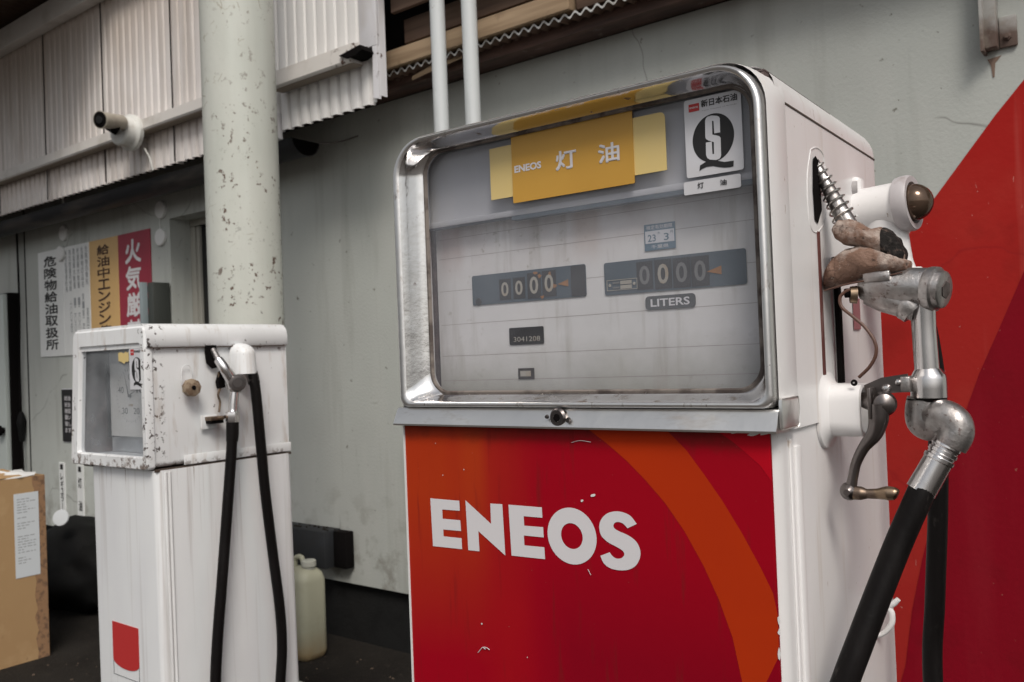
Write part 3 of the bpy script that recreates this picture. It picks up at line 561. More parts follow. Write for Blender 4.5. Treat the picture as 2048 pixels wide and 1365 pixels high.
pf = MB(); b_ = bmesh.new(); bmesh.ops.create_icosphere(b_, subdivisions=3, radius=1)
for v in b_.verts: n_ = mnoise.noise(v.co*2.2)*.5+mnoise.noise(v.co*5)*.25; v.co = Vector((-.10+v.co.x*.085*(1+n_), -.13+v.co.y*.12*(1+n_), Hb-.01+v.co.z*.035*(1+n_)))
pf.bm(b_, m_disc, False); o = pf.build('crumpled_paper'); o.location = bxo; o['label'] = 'crumpled white paper sticking out of the cardboard box'; o['category'] = 'paper'
# dark bundle behind
bd = thing('dark_bag', 'shapeless black bag with a pale oval patch, in shade between box and old pump', 'bag', (-4.75, 2.25, 0))
g = MB(); b_ = bmesh.new(); bmesh.ops.create_icosphere(b_, subdivisions=4, radius=1)
for v in b_.verts: n_ = mnoise.noise(v.co*1.6+Vector((3, 1, 0)))*.28+mnoise.noise(v.co*5)*.06; v.co = Vector((v.co.x*.42*(1+n_), v.co.y*.26*(1+n_), max(.0, .20+v.co.z*.25*(1+n_))))
g.bm(b_, m_tyre, True); g.build('sack', bd)
f_ = Frame((-4.75, 2.25, 0), 0); q = f_.L(122, 1036, y=-.19); g = MB(); g.lathe(q, (.55, -.8, .25), [(0, .042), (.006, .04)], m_paper, 20); g.build('oval_patch', bd)
# jerrycan
jc = thing('jerrycan', 'milky plastic kerosene jerrycan against the wall between the two pumps', 'jerrycan', (-2.925, 2.31, 0))
g = MB(); L_ = []
for (z, i_, r_) in ((0, .02, .03), (.01, .006, .035), (.03, 0, .035), (.325, 0, .035), (.355, .01, .04), (.375, .04, .035), (.383, .07, .02)): L_.append(rrh(-.17+i_, .0-i_*.6, -.0+i_*.6, .135-i_*.6, r_, z))
g.loft(L_, m_jerry, True, True, True); g.build('body', jc)
g = MB(); g.lathe((-.045, .07, .375), (0, 0, 1), [(0, .026), (.012, .026), (.013, .032), (.034, .031), (.037, .027)], m_jcap, 24); g.build('cap', jc)
g = MB(); g.tube([(-.155, .085, .37), (-.15, .085, .405), (-.11, .085, .412), (-.095, .085, .375)], .011, m_jerry, 10); g.build('handle', jc)
# dark duct box on the wall
q0 = onY(590, 1055, 2.5); q1 = onY(650, 1140, 2.5); q2 = onY(685, 1075, 2.6)
db = thing('wall_mounted_box', 'black sheet metal box fixed low on the wall above the jerrycan', 'box', (q1.x, 2.5, q1.z))
g = MB(); g.box(-.5, 0, 0, .097, 0, .165, m_box, .004); g.build('casing', db); g = MB(); g.box(.002, .085, .05, .097, .0, .16, m_dark, .003); g.build('side_bracket', db)
g = MB(); rnd = random.Random(5)
for i in range(26): x = -.42+i*.019; r_ = rnd.uniform(.003, .009); g.lathe((x, .05+rnd.uniform(-.03, .02), .166), (0, 0, 1), [(0, r_), (.006, r_*.6)], m_ground, 6)
g.build('debris', db)
# ground litter and the hose end lying in the dark
g = MB(); rnd = random.Random(9)
for i in range(160):
    x, y = rnd.uniform(-3.9, -2.1), rnd.uniform(1.6, 2.5); r_ = rnd.uniform(.003, .011)
    g.lathe((x, y, .0), (rnd.uniform(-.4, .4), rnd.uniform(-.4, .4), 1), [(0, r_*.7), (r_*.4, r_*.5)], m_debris, 5, False)
g.build('ground_debris', kind='stuff', label='scattered small stones and dry leaf bits on the dark ground', category='debris')

# ================================================================== MAIN PUMP (red)
F1 = Frame((-.3638, .95, 0), 1.4); L = F1.L
mp = thing('fuel_pump', 'tall red and white kerosene pump with chrome framed meter window, in the foreground right', 'fuel pump', F1.o, F1.rz)
XL = -.566
# lower cabinet
g = MB(); g.loft([rrh(XL, 0, .0, .513, (.004, .004, .030, .030), z) for z in (0, 1.153)], m_pump, True, True, True)
g.v = [Vector((v.x, v.y, v.z)) for v in g.v]
g.build('lower_cabinet', mp)
g = MB(); g.box(-.0005, .005, .058, .078, .02, 1.13, m_pump, .0022); g.build('corner_bead', mp)
g = MB(); g.box(.0, .0025, .045, .054, .02, 1.14, m_pump, .001); g.build('edge_strip', mp)
# head shell
g = MB(); rbox(g, -.567, .004, .022, .515, 1.15, 1.590, .02, .045, m_shell)
k_ = [i for i, f in enumerate(g.f) if not all(g.v[j].y < .0675 for j in f)]; g.f = [g.f[i] for i in k_]; g.m = [g.m[i] for i in k_]; g.sm = [g.sm[i] for i in k_]; g.build('head_shell', mp)
g = MB(); g.box(.0035, .0047, .070, .5, 1.538, 1.5405, m_seam); g.box(.0035, .0046, .0685, .0705, 1.155, 1.54, m_seam); g.build('lid_seam', mp)
# inner rolled shell edge behind the chrome
g = MB()
ri = [(-.51, -.05, 1.2, 1.53, .03, .0745), (-.567, .004, 1.16, 1.590, .0455, .074), (-.568, .0095, 1.158, 1.5845, .055, .058), (-.569, .010, 1.157, 1.582, .058, .012), (-.5675, .0075, 1.158, 1.580, .056, -.001)]
g.loft([rr(a_, b_, c_, d_, (r_, r_, .012, .012), y_) for a_, b_, c_, d_, r_, y_ in ri], m_shell, True); g.build('front_rim', mp)
# chrome bezel
g = MB(); O_ = (-.567, .006, 1.178, 1.577)
def ins(i, y, r, rb=None): return rr(O_[0]+i, O_[1]-i*.68, O_[2]+i*.55, O_[3]-i*.5, (r, r, rb or .014, rb or .014), y, 10)
g.loft([ins(.002, .026, .056), ins(0, .004, .058), ins(.001, -.005, .057), ins(.003, -.010, .056), ins(.007, -.0125, .053), ins(.012, -.012, .05), ins(.015, -.0095, .048, .018)], m_front, True)
g.loft([ins(.015, -.0095, .048, .018), ins(.019, .001, .045, .022), ins(.026, .014, .040, .028), ins(.031, .022, .036, .032), ins(.035, .024, .033, .032), ins(.0355, .034, .033, .032)], m_chrome, True)
bz = g.build('window_bezel', mp, sharp=60)
g = MB(); g.loft([ins(.034, .0235, .034, .032), ins(.0375, .0225, .032, .03), ins(.041, .0255, .03, .028)], m_sealm, True); g.build('rubber_seal', bz)
# trim rail with lock
g = MB(); sec = [(.024, 1.1775), (-.006, 1.1775), (-.0090, 1.1745), (-.0192, 1.1545), (-.0185, 1.1520), (.024, 1.151)]
g.loft([[Vector((x, y, z)) for y, z in sec] for x in (-.573, -.4, -.2, .009)], m_chrome_s, False, True, True); g.box(.0095, .014, -.010, .05, 1.155, 1.19, m_chrome_s, .004); rail = g.build('trim_rail', mp)
q = L(1114, 836, y=-.018); g = MB(); g.lathe((q.x, -.010, q.z), (0, -1, 0), [(0, .0125), (.006, .0125), (.006, .0125), (.009, .010), (.009, .0055), (.002, .005)], m_steel_d, 24); g.lathe((q.x+.017, -.017, q.z-.003), (0, -1, 0), [(0, .004), (.003, .003)], m_steel_d, 10); g.lathe((q.x-.016, -.017, q.z+.001), (0, -1, 0), [(0, .003), (.003, .002)], m_steel_d, 10); g.build('lock', rail)
g = MB(); g.lathe((q.x, -.0190, q.z), (0, -1, 0), [(0, .0048), (.001, .0045)], m_dark, 16); g.build('keyhole', rail)
# glass and what is behind it
GY = .030
g = MB(); L0 = rr(-.540, -.012, 1.190, 1.563, .03, GY)
g.add(L0, [list(range(len(L0)))], m_glass); g.build('window_glass', mp)
hz = L(1100, 408, y=.04).z
g = MB(); g.box(-.553, -.0105, .046, .05, 1.457, 1.572, m_head); hp = g.build('header_plate', mp)
g = MB(); g.box(-.553, -.0105, .038, .062, 1.448, 1.4565, m_head, .001); g.box(-.38, -.0105, .0375, .05, 1.4420, 1.4478, m_display_shadow); g.box(-.553, -.3805, .040, .05, 1.4462, 1.4478, m_display_shadow); g.build('header_shelf', mp)  # blue-grey strips below the shelf paint its shadow line
g = MB(); g.box(-.545, -.0105, .062, .066, 1.18, 1.448, m_plate); dp = g.build('dial_plate', mp)
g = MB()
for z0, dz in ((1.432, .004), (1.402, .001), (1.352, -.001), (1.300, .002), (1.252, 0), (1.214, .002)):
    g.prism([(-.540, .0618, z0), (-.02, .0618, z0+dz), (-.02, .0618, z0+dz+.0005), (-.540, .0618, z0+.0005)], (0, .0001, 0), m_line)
g.build('reflection_line', dp)  # thin lines drawn on the plate imitate reflections in the window glass
g = MB()
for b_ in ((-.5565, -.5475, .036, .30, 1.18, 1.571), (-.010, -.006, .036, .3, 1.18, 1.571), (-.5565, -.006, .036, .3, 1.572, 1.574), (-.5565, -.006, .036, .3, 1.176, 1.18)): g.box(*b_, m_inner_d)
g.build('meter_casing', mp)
PY = .061
def rect(px0, py0, px1, py1, y=PY):
    a_ = L(px0, py0, y=y); b_ = L(px1, py1, y=y); return min(a_.x, b_.x), max(a_.x, b_.x), min(a_.z, b_.z), max(a_.z, b_.z)
def display(corn, digits, label, arrow, screw):
    x0, x1, z0, z1 = corn
    g = MB(); L0 = rr(x0, x1, z0, z1, .003, PY-.0006, 3); g.loft([L0, [p+Vector((0, .0005, 0)) for p in L0]], m_display_shadow, False, True, True); o = g.build('counter_display', dp, label=label)
    for (cx, cz, w_, h_, mm, mw) in digits:
        g = MB()
        if mw: g.box(cx-w_*.78, cx+w_*.78, PY-.0012, PY-.0007, cz-h_*.75, cz+h_*.72, m_wheel); 
        g.text('0', cx-w_/2, cx+w_/2, cz-h_/2, cz+h_/2, PY-.0016, mm, .02); g.build('digit', o)
    if arrow: cx, cz, s_ = arrow; g = MB(); g.poly([(cx, PY-.0015, cz), (cx+s_*1.8, PY-.0015, cz+s_*.55), (cx+s_*1.8, PY-.0015, cz-s_*.45)], m_rustst); g.build('arrow_mark', o)
    return o, (x0, x1, z0, z1)
def dg(px, py, w_, h_, mm, mw=True): q = L(px, py, y=PY); return (q.x, q.z, w_, h_, mm, mw)
a0 = L(944, 553, y=PY); a1 = L(1174, 597, y=PY)
c1 = (a0.x, a1.x, L(944, 612, y=PY).z, a0.z)
d1, _ = display(c1, [dg(1011, 579, .0135, .021, m_digit), dg(1039, 576, .0135, .021, m_digit), dg(1069, 571, .0150, .025, m_digit), dg(1099, 567, .0150, .025, m_digit)], 'left counter window with rust stained digits', (L(1116, 569, y=PY).x, L(1116, 569, y=PY).z, .010), False)
g = MB(); q = L(1143, 570, y=PY); g.box(q.x, c1[1]-.001, PY-.0012, PY-.0007, c1[2]+.001, c1[3]-.001, m_wheel); q = L(958, 604, y=PY); g.lathe((q.x, PY-.0008, q.z), (0, -1, 0), [(0, .006), (.001, .005)], m_wheel, 10); g.build('dark_shutter', d1)
g = MB(); rnd = random.Random(2)
for (cx, cy) in ((1080, 552), (1100, 548), (1110, 572), (1072, 546), (1085, 594)):
    q = L(cx, cy, y=PY); g.poly([(q.x+rnd.uniform(.0015, .005)*math.cos(k_*math.pi/5), PY-.00135, q.z+rnd.uniform(.001, .004)*math.sin(k_*math.pi/5)) for k_ in range(10)], m_rustst)
g.build('rust_fleck', d1)
a0 = L(1208, 528, y=PY); a1 = L(1495, 572, y=PY)
c2 = (a0.x, a1.x, L(1208, 592, y=PY).z, L(1208, 527, y=PY).z)
d2, _ = display(c2, [dg(1290, 551, .0150, .025, m_digit_g), dg(1327, 548, .0155, .026, m_digit), dg(1364, 545, .0155, .026, m_digit_g), dg(1401, 542, .0155, .026, m_digit_g)], 'right counter window, wider and blue grey', (L(1414, 544, y=PY).x, L(1414, 544, y=PY).z, .011), False)
x0, x1, z0, z1 = rect(1215, 583, 1275, 556)
g = MB(); e_ = .0008
for b_ in ((x0, x1, z0, z0+e_), (x0, x1, z1-e_, z1), (x0, x0+e_, z0+e_, z1-e_), (x1-e_, x1, z0+e_, z1-e_)): g.box(b_[0], b_[1], PY-.0014, PY-.001, b_[2], b_[3], m_digit)
zm = (z0+z1)/2
for b_ in ((.45, .82, .1, .44), (.45, .82, .52, .86)): g.box(x0+(x1-x0)*b_[0], x0+(x1-x0)*b_[1], PY-.0014, PY-.001, z0+(z1-z0)*b_[2], z0+(z1-z0)*b_[3], m_digit)
for b_ in ((.2, .42, .18, .34), (.2, .42, .62, .8)): g.box(x0+(x1-x0)*b_[0], x0+(x1-x0)*b_[1], PY-.0014, PY-.001, z0+(z1-z0)*b_[2], z0+(z1-z0)*b_[3], m_digit_g)
for cx in (.10, .90): g.lathe((x0+(x1-x0)*cx, PY-.001, zm), (0, -1, 0), [(0, .0022), (.0006, .002)], m_digit, 12)
g.build('rating_plate', d2)
# LITERS badge
x0, x1, z0, z1 = rect(1292, 621, 1391, 588)
z0 = L(1341, 618, y=PY).z; z1 = L(1341, 590, y=PY).z
g = MB(); L0 = rr(x0, x1, z0, z1, .005, PY-.0008, 5); g.loft([L0, [p+Vector((0, .0007, 0)) for p in L0]], m_badge, False, True, True); o = g.build('unit_badge', dp)
g = MB(); w_ = x1-x0; h_ = z1-z0; g.text('LITERS', x0+w_*.11, x1-w_*.11, z0+h_*.22, z1-h_*.22, PY-.0012, m_white_p, .02); g.build('lettering', o)
# small counters
q0 = L(1019, 672, y=PY); q1 = L(1088, 672, y=PY); g = MB(); zc = L(1053, 672, y=PY).z
L0 = rr(q0.x, q1.x, zc-.0125, zc+.0125, .002, PY-.0006, 3); g.loft([L0, [p+Vector((0, .0005, 0)) for p in L0]], m_black, False, True, True); o = g.build('totaliser_window', dp)
g = MB(); g.text('3041208', q0.x+.008, q1.x-.006, zc-.008, zc-.001, PY-.001, m_digit, .0); g.build('digits', o)
q0 = L(1037, 748, y=PY); q1 = L(1069, 748, y=PY); zc = q0.z; g = MB(); g.box(q0.x, q1.x, PY-.0006, PY-.0001, zc-.0078, zc+.0078, m_steel_d); g.box(q0.x+.004, q1.x-.006, PY-.001, PY-.0007, zc-.004, zc+.004, m_digit); g.build('small_window', dp)
# inspection sticker 23 3
q0 = L(1288, 448, y=PY); q1 = L(1350, 445, y=PY); zt1 = L(1318, 447, y=PY).z; zb1 = L(1318, 500, y=PY).z; w_ = q1.x-q0.x; h_ = zt1-zb1
g = MB(); g.box(q0.x, q1.x, PY-.0006, PY-.0001, zb1, zt1, m_stk_b); g.box(q0.x+.0015, q1.x-.0015, PY-.001, PY-.0007, zb1+h_*.27, zt1-h_*.26, m_white_s); o = g.build('inspection_sticker', dp)
g = MB(); g.text('検定有効期限', q0.x+w_*.08, q1.x-w_*.08, zt1-h_*.21, zt1-h_*.05, PY-.0009, m_white_p); g.text('千葉県', q0.x+w_*.22, q1.x-w_*.22, zb1+h_*.06, zb1+h_*.2, PY-.0009, m_white_p)
g.text('23', q0.x+w_*.12, q0.x+w_*.38, zb1+h_*.33, zb1+h_*.60, PY-.0013, m_stk_b, .01); g.text('3', q0.x+w_*.64, q0.x+w_*.80, zb1+h_*.33, zb1+h_*.60, PY-.0013, m_stk_b, .01)
g.text('年', q0.x+w_*.44, q0.x+w_*.53, zb1+h_*.58, zb1+h_*.68, PY-.0013, m_stk_b); g.text('月', q0.x+w_*.84, q0.x+w_*.93, zb1+h_*.58, zb1+h_*.68, PY-.0013, m_stk_b); g.build('lettering', o)
# coloured marks of the plate
# header cards
YC = .0285
def card(cor, y, m, name, th=.0008, r=.001):
    x0, x1, z0, z1 = cor; g = MB(); L0 = rr(x0, x1, z0, z1, r, y, 3); g.loft([L0, [p+Vector((0, th, 0)) for p in L0]], m, False, True, True); return g.build(name, mp)
cl_ = (L(980, 345, y=YC).x, L(1331, 280, y=YC).x, L(1300, 346, y=YC).z, L(1300, 229, y=YC).z)
card(cl_, YC+.0004, m_yel_l, 'cream_card', r=(.001, .007, .001, .001))
cy_ = (L(1025, 340, y=YC).x, L(1267, 290, y=YC).x, L(1150, 387, y=YC).z, L(1150, 246, y=YC).z+.002)
yc = card(cy_, YC-.0011, m_yel, 'amber_card', .001)
def tx(parent, body, BL, TR, y, m, bold=.02, name='lettering'):
    a_ = L(*BL, y=y); b_ = L(*TR, y=y); g = MB(); g.text(body, a_.x, b_.x, a_.z, b_.z, y, m, bold); return g.build(name, parent)
YT = YC-.0016
tx(yc, '灯', (1112, 343), (1152, 296), YT, m_white_p, .035); tx(yc, '油', (1197, 329), (1238, 282), YT, m_white_p, .035)
tx(yc, 'ENEOS', (1029, 347), (1082, 322), YT, m_white_p, .04)
# quality sticker with the big Q
xs_ = (L(1371, 280, y=YC).x, L(1485, 260, y=YC).x); zs_ = (L(1428, 349, y=YC).z, L(1428, 190, y=YC).z)
qs = card((xs_[0], xs_[1], zs_[0], zs_[1]), YC-.0006, m_white_s, 'quality_sticker', r=.003)
Zp = lambda zx, zy: (1350+zx/5.248, 160+zy/5.248)
def QL(zx, zy, y): p = L(*Zp(zx, zy), y=y); return Vector((p.x, y, p.z))
def qlogo(g, conv, y, ml=None):
    el = []
    for k_ in range(48): a_ = 2*math.pi*k_/48; el.append(conv(403+218*math.cos(a_), 608+(-38)*math.cos(a_)+255*math.sin(a_), y))
    g.poly(el, m_black)
    S = [(474, 552), (412, 562), (404, 432), (388, 432), (392, 575), (440, 585), (466, 593), (479, 610), (484, 790), (478, 815), (462, 832), (430, 842), (365, 838), (340, 822), (326, 790), (324, 660), (386, 648), (393, 780), (410, 780), (408, 655), (345, 635), (325, 622), (318, 600), (316, 430), (325, 403), (345, 385), (385, 375), (440, 378), (462, 388), (470, 405)]
    g.poly([conv(*q, y-.0005) for q in S], m_white_s)
    T_ = [(257, 960), (262, 900), (300, 876), (340, 848), (400, 845), (450, 850), (520, 862), (617, 848), (614, 908), (575, 918), (520, 922), (460, 916), (400, 905), (330, 915), (285, 935)]
    g.poly([conv(*q, y-.0002) for q in T_], m_black)
g = MB(); qlogo(g, QL, YC-.0009); g.build('q_mark', qs)
a_ = L(*Zp(143, 352), y=YT); b_ = L(*Zp(248, 232), y=YT); g = MB(); g.box(a_.x, b_.x, YC-.0011, YC-.0008, a_.z+.001, b_.z-.001, m_red_l); w_ = b_.x-a_.x; h_ = b_.z-a_.z
g.text('ENEOS', a_.x+w_*.1, b_.x-w_*.1, a_.z+h_*.42, a_.z+h_*.6, YC-.0014, m_white_p, .03); g.build('red_square', qs)
tx(qs, '新日本石油', Zp(274, 292), Zp(648, 134), YC-.001, m_black, .02); tx(qs, 'Your Choice of Energy', Zp(280, 332), Zp(648, 245), YC-.001, m_badge, 0)
zs_ = (L(1428, 383, y=YC).z, L(1428, 356, y=YC).z)
ql = card((L(1368, 376, y=YC).x, L(1482, 360, y=YC).x, zs_[0], zs_[1]), YC-.0006, m_white_s, 'grade_sticker', r=.002)
tx(ql, '灯', Zp(238, 1145), Zp(300, 1072), YC-.001, m_black, .02); tx(ql, '油', Zp(474, 1110), Zp(542, 1040), YC-.001, m_black, .02)
# red front panel
g = MB(); g.box(XL+.002, -.0035, -.004, -.0006, .02, 1.1508, m_panel); fp = g.build('front_panel', mp)
Zf = lambda q: (790+q[0]/2.592, 840+q[1]/2.592)
def FP(q, y=-.0043): p = L(*Zf(q), y=y); return Vector((p.x, y, p.z))
def clampz(v): return Vector((min(v.x, -.0037), v.y, min(v.z, 1.1505)))
inner = [(1005, 50), (1100, 125), (1200, 212), (1300, 315), (1400, 432), (1500, 577), (1600, 758), (1680, 935), (1750, 1130), (1800, 1361), (1820, 1520), (1828, 1700)]
outer = [(1415, 50), (1510, 158), (1600, 280), (1700, 425), (1800, 590), (1900, 775), (1960, 900), (2005, 1010)]
ip = [clampz(FP(q)) for q in inner]; op = [clampz(FP(q)) for q in outer]
g = MB(); sb = [FP((2005, 1225)), FP((1925, 1361)), FP((1905, 1520)), FP((1900, 1700))]
edge = ip + [clampz(p) for p in sb[::-1]] + [Vector((-.0037, -.0043, clampz(sb[0]).z))] + op[::-1]
g.poly(edge, m_orange); g.build('orange_band', fp)
g = MB(); cr = [clampz(FP(q)) for q in ((1680, 50), (1745, 110), (1815, 168), (1895, 240), (1980, 322))]; g.poly(cr+[Vector((-.0037, -.0043, 1.1505))], m_red2); g.build('red_corner', fp)
LT = [[(183, 407), (333, 420), (336, 472), (245, 465), (247, 513), (338, 521), (343, 577), (250, 569), (252, 604), (345, 614), (348, 671), (197, 655)],
      [(365, 417), (498, 540), (494, 434), (556, 438), (572, 704), (432, 577), (438, 682), (380, 676)],
      [(588, 440), (761, 454), (764, 508), (667, 500), (670, 549), (768, 557), (771, 610), (668, 600), (671, 651), (774, 661), (778, 723), (604, 704)]]
g = MB()
for l_ in LT: g.poly([FP(q, -.0047) for q in l_], m_white_p)
def ell(cx, cy, ax_, ay, bx_, by, n=48): return [(cx+ax_*math.cos(t)+bx_*math.sin(t), cy+ay*math.cos(t)+by*math.sin(t)) for t in [2*math.pi*k/n for k in range(n)]]
g.poly([FP(q, -.0047) for q in ell(918, 603, 127, 13, 6, 147)], m_white_p, [[FP(q, -.0047) for q in ell(917, 603, 56, 6, 4, 67)][::-1]])
S0 = [(1253, 540), (1222, 500), (1183, 480), (1140, 475), (1098, 487), (1068, 518), (1059, 555), (1068, 598), (1100, 632), (1145, 657), (1178, 677), (1189, 698), (1176, 716), (1151, 720), (1129, 708), (1113, 687), (1065, 705), (1081, 742), (1113, 768), (1158, 780), (1208, 778), (1248, 756), (1270, 715), (1270, 672), (1250, 631), (1210, 600), (1166, 580), (1141, 566), (1132, 550), (1140, 534), (1160, 530), (1184, 540), (1205, 563)]
def cr_(P, hard):
    out = []; n = len(P)
    for i in range(n):
        b, c = P[i], P[(i+1) % n]; a = P[i-1] if i not in hard else b; d = P[(i+2) % n] if (i+1) % n not in hard else c
        for k in range(4):
            t = k/4; out.append(tuple(.5*((2*b[j])+(c[j]-a[j])*t+(2*a[j]-5*b[j]+4*c[j]-d[j])*t*t+(3*b[j]-a[j]-3*c[j]+d[j])*t**3) for j in (0, 1)))
    return out
g.poly([FP(q, -.0047) for q in cr_(S0, {0, 15, 16, 32})], m_white_p); g.build('lettering', fp)
# scratches and chips in the red panel
g = MB(); rnd = random.Random(4)
def chip(zx, zy, w_, h_, y=-.0050):
    c_ = FP((zx, zy), y); g.poly([(c_.x+w_*rnd.uniform(.6, 1)*math.cos(k*math.pi/4), y, c_.z+h_*rnd.uniform(.6, 1)*math.sin(k*math.pi/4)+w_*.5*math.cos(k*math.pi/4)*.5) for k in range(8)], m_disc)
for a in ((1028, 392, .0048, .0024), (970, 420, .0024, .002), (450, 1058, .0014, .0018), (248, 287, .001, .001), (357, 258, .001, .001), (686, 1232, .001, .001), (210, 122, .001, .001), (1990, 1040, .002, .006), (1992, 1100, .002, .004), (1992, 1215, .002, .008), (1860, 72, .008, .003), (1780, 62, .010, .0015), (1930, 68, .012, .0015)): chip(*a)
def scr(pts, r=.0005): g.tube([FP(q, -.0055) for q in pts], r, m_white_p, 5)
scr([(430, 1207), (440, 1195), (455, 1180), (475, 1182), (490, 1193)]); scr([(455, 1180), (470, 1190), (462, 1186)], .0004); scr([(915, 118), (960, 108), (1015, 116)], .0004); scr([(1000, 775), (1015, 805)], .0003)
g.build('paint_chip', fp)
g = MB(); g.box(XL-.0005, XL+.0025, -.0055, .0, .02, 1.15, m_disc); g.build('panel_edge', fp)

# ---- right side: recess, slot
g = MB(); s0 = L(1629, 318, x=.005); s1 = L(1637, 448, x=.005)
def SL(px, py, x=.0052): p = L(px, py, x=x); return Vector((x, p.y, p.z))
slot = [SL(1626, 318), SL(1631, 312), SL(1637, 322), SL(1641, 375), SL(1644, 420), SL(1636, 448), SL(1630, 440), SL(1626, 380)]
g.poly(slot, m_dark); sr = g.build('nozzle_slot', mp)
g = MB(); sp = [SL(1623, 300), SL(1636, 296), SL(1650, 320), SL(1655, 420), SL(1640, 462), SL(1622, 450), SL(1616, 360)]
g.tube([Vector((.0036, p.y, p.z)) for p in sp+[sp[0]]], .0013, m_pump, 8, 5); g.build('pressed_rim', sr)
g = MB(); g.box(.004, .0055, SL(1641, 600).y, SL(1646, 600).y, SL(1640, 752).z, 1.395, m_rustred, .0008)
g.build('rusty_channel_edge', mp)
pa = L(1652, 640, y=.235); pb = L(1672, 640, y=.235); pc = L(1680, 640, y=.235)
zl, zh = L(1660, 752, y=.235).z, L(1660, 560, y=.235).z
g = MB(); g.box(.005, pb.x, .232, .238, zl-.01, zh+.03, m_rcover, .001); g.box(pb.x+.0005, pb.x+.006, .228, .245, zl-.01, zh+.03, m_dark, .001); g.build('nozzle_boot', mp)
g = MB(); a_ = L(1683, 600, y=.36); b_ = L(1700, 650, y=.36); 
g.box(.0055, .0062, .33, .365, a_.z-.045, a_.z, m_pink); g.build('side_mark', mp)  # small flat pink rectangle on the cabinet side
# reset socket: flange + square-ish tube
so = L(1648, 808, x=.004); g = MB(); yc_, zc_ = .197, 1.163
def ring(x, hy, hz, r): return [Vector((x, yc_+p.x, zc_+p.z)) for p in rr(-hy, hy, -hz, hz, r, 0, 6)]
xe = L(1731, 800, y=yc_).x
g.loft([ring(.0005, .044, .050, .036), ring(.004, .043, .049, .035), ring(.008, .035, .040, .028), ring(.013, .031, .034, .022), ring(xe, .031, .033, .018), ring(xe+.001, .026, .029, .015), ring(xe-.02, .025, .028, .014)], m_pump, True, False, True); so_ = g.build('crank_socket', mp)
g = MB(); q = L(1708, 766, y=yc_-.031); g.lathe((q.x, yc_-.0305, q.z), (0, -1, 0), [(0, .0042), (.0006, .0036)], m_dark, 16); g.lathe((q.x, yc_-.031, q.z), (0, -1, 0), [(0, .0015), (.001, .0012)], m_alu_l, 8); g.build('screw_hole', so_)
# crank handle
YK = .165
ck = lambda px, py, y=YK: L(px, py, y=y)
g = MB(); g.tube([ck(1728, 800, .19), ck(1742, 806, .175), ck(1752, 808)], .010, m_steel_d, 16); g.lathe(ck(1762, 808, .17)-Vector((.0, -.010, 0)), (.3, -1, 0), [(-.002, .006), (.003, .0125), (.012, .0155), (.021, .0125), (.026, .004)], m_steel_d, 24)
g.tube([ck(1758, 808), ck(1757, 840), ck(1749, 868), ck(1728, 895), ck(1713, 925), ck(1706, 955), ck(1701, 983)], [.0125, .0118, .0095, .0070, .0062, .0062, .0070], m_steel_d, 16)
g.lathe(ck(1698, 983)-Vector((0, -.010, 0)), (0, -1, 0), [(-.001, .004), (.003, .009), (.010, .0115), (.017, .009), (.021, .004)], m_steel_d, 22); cr1 = g.build('crank_handle', mp)
g = MB(); g.box(*sorted((ck(1738, 780).x, ck(1746, 780).x)), YK-.012, YK+.012, ck(1740, 838).z, ck(1740, 775).z, m_steel_d, .002); g.build('crank_clamp', cr1)
g = MB(); g.tube([ck(1708, 986), ck(1722, 987), ck(1735, 988), ck(1755, 988), ck(1775, 987), ck(1790, 988), ck(1796, 990)], [.0088, .0085, .0060, .0065, .0088, .0078, .005], m_brass, 16); g.build('grip', cr1)

# ---- nozzle with boot cover, hanging on the side
YN = .20; N = lambda px, py, y=YN: L(px, py, y=y)
g = MB(); g.tube([N(1626, 318), N(1650, 365), N(1690, 440), N(1697, 452)], [.0055, .0075, .0118, .012], m_alu, 18)
nz = g.build('fuel_nozzle', mp, label='grey nozzle with sprung spout and a split brown leather cover, held on the pump side')
g = MB(); pts = []; A, B = N(1633, 330), N(1691, 441); d_ = (B-A); dn = d_.normalized(); u_ = Vector((0, 1, 0)); v_ = dn.cross(u_).normalized()
turns = 8.2
for i in range(int(turns*16)+1):
    t = i/(turns*16); r_ = .0085+t*.0065; a_ = t*turns*2*math.pi; pts.append(A+d_*t+(u_*math.cos(a_)+v_*math.sin(a_))*r_)
g.tube(pts, .0013, m_spring, 6, 1); g.tube([B+v_*.0, B+v_*.001], .0155, m_spring, 20, 1); g.build('spring', nz)
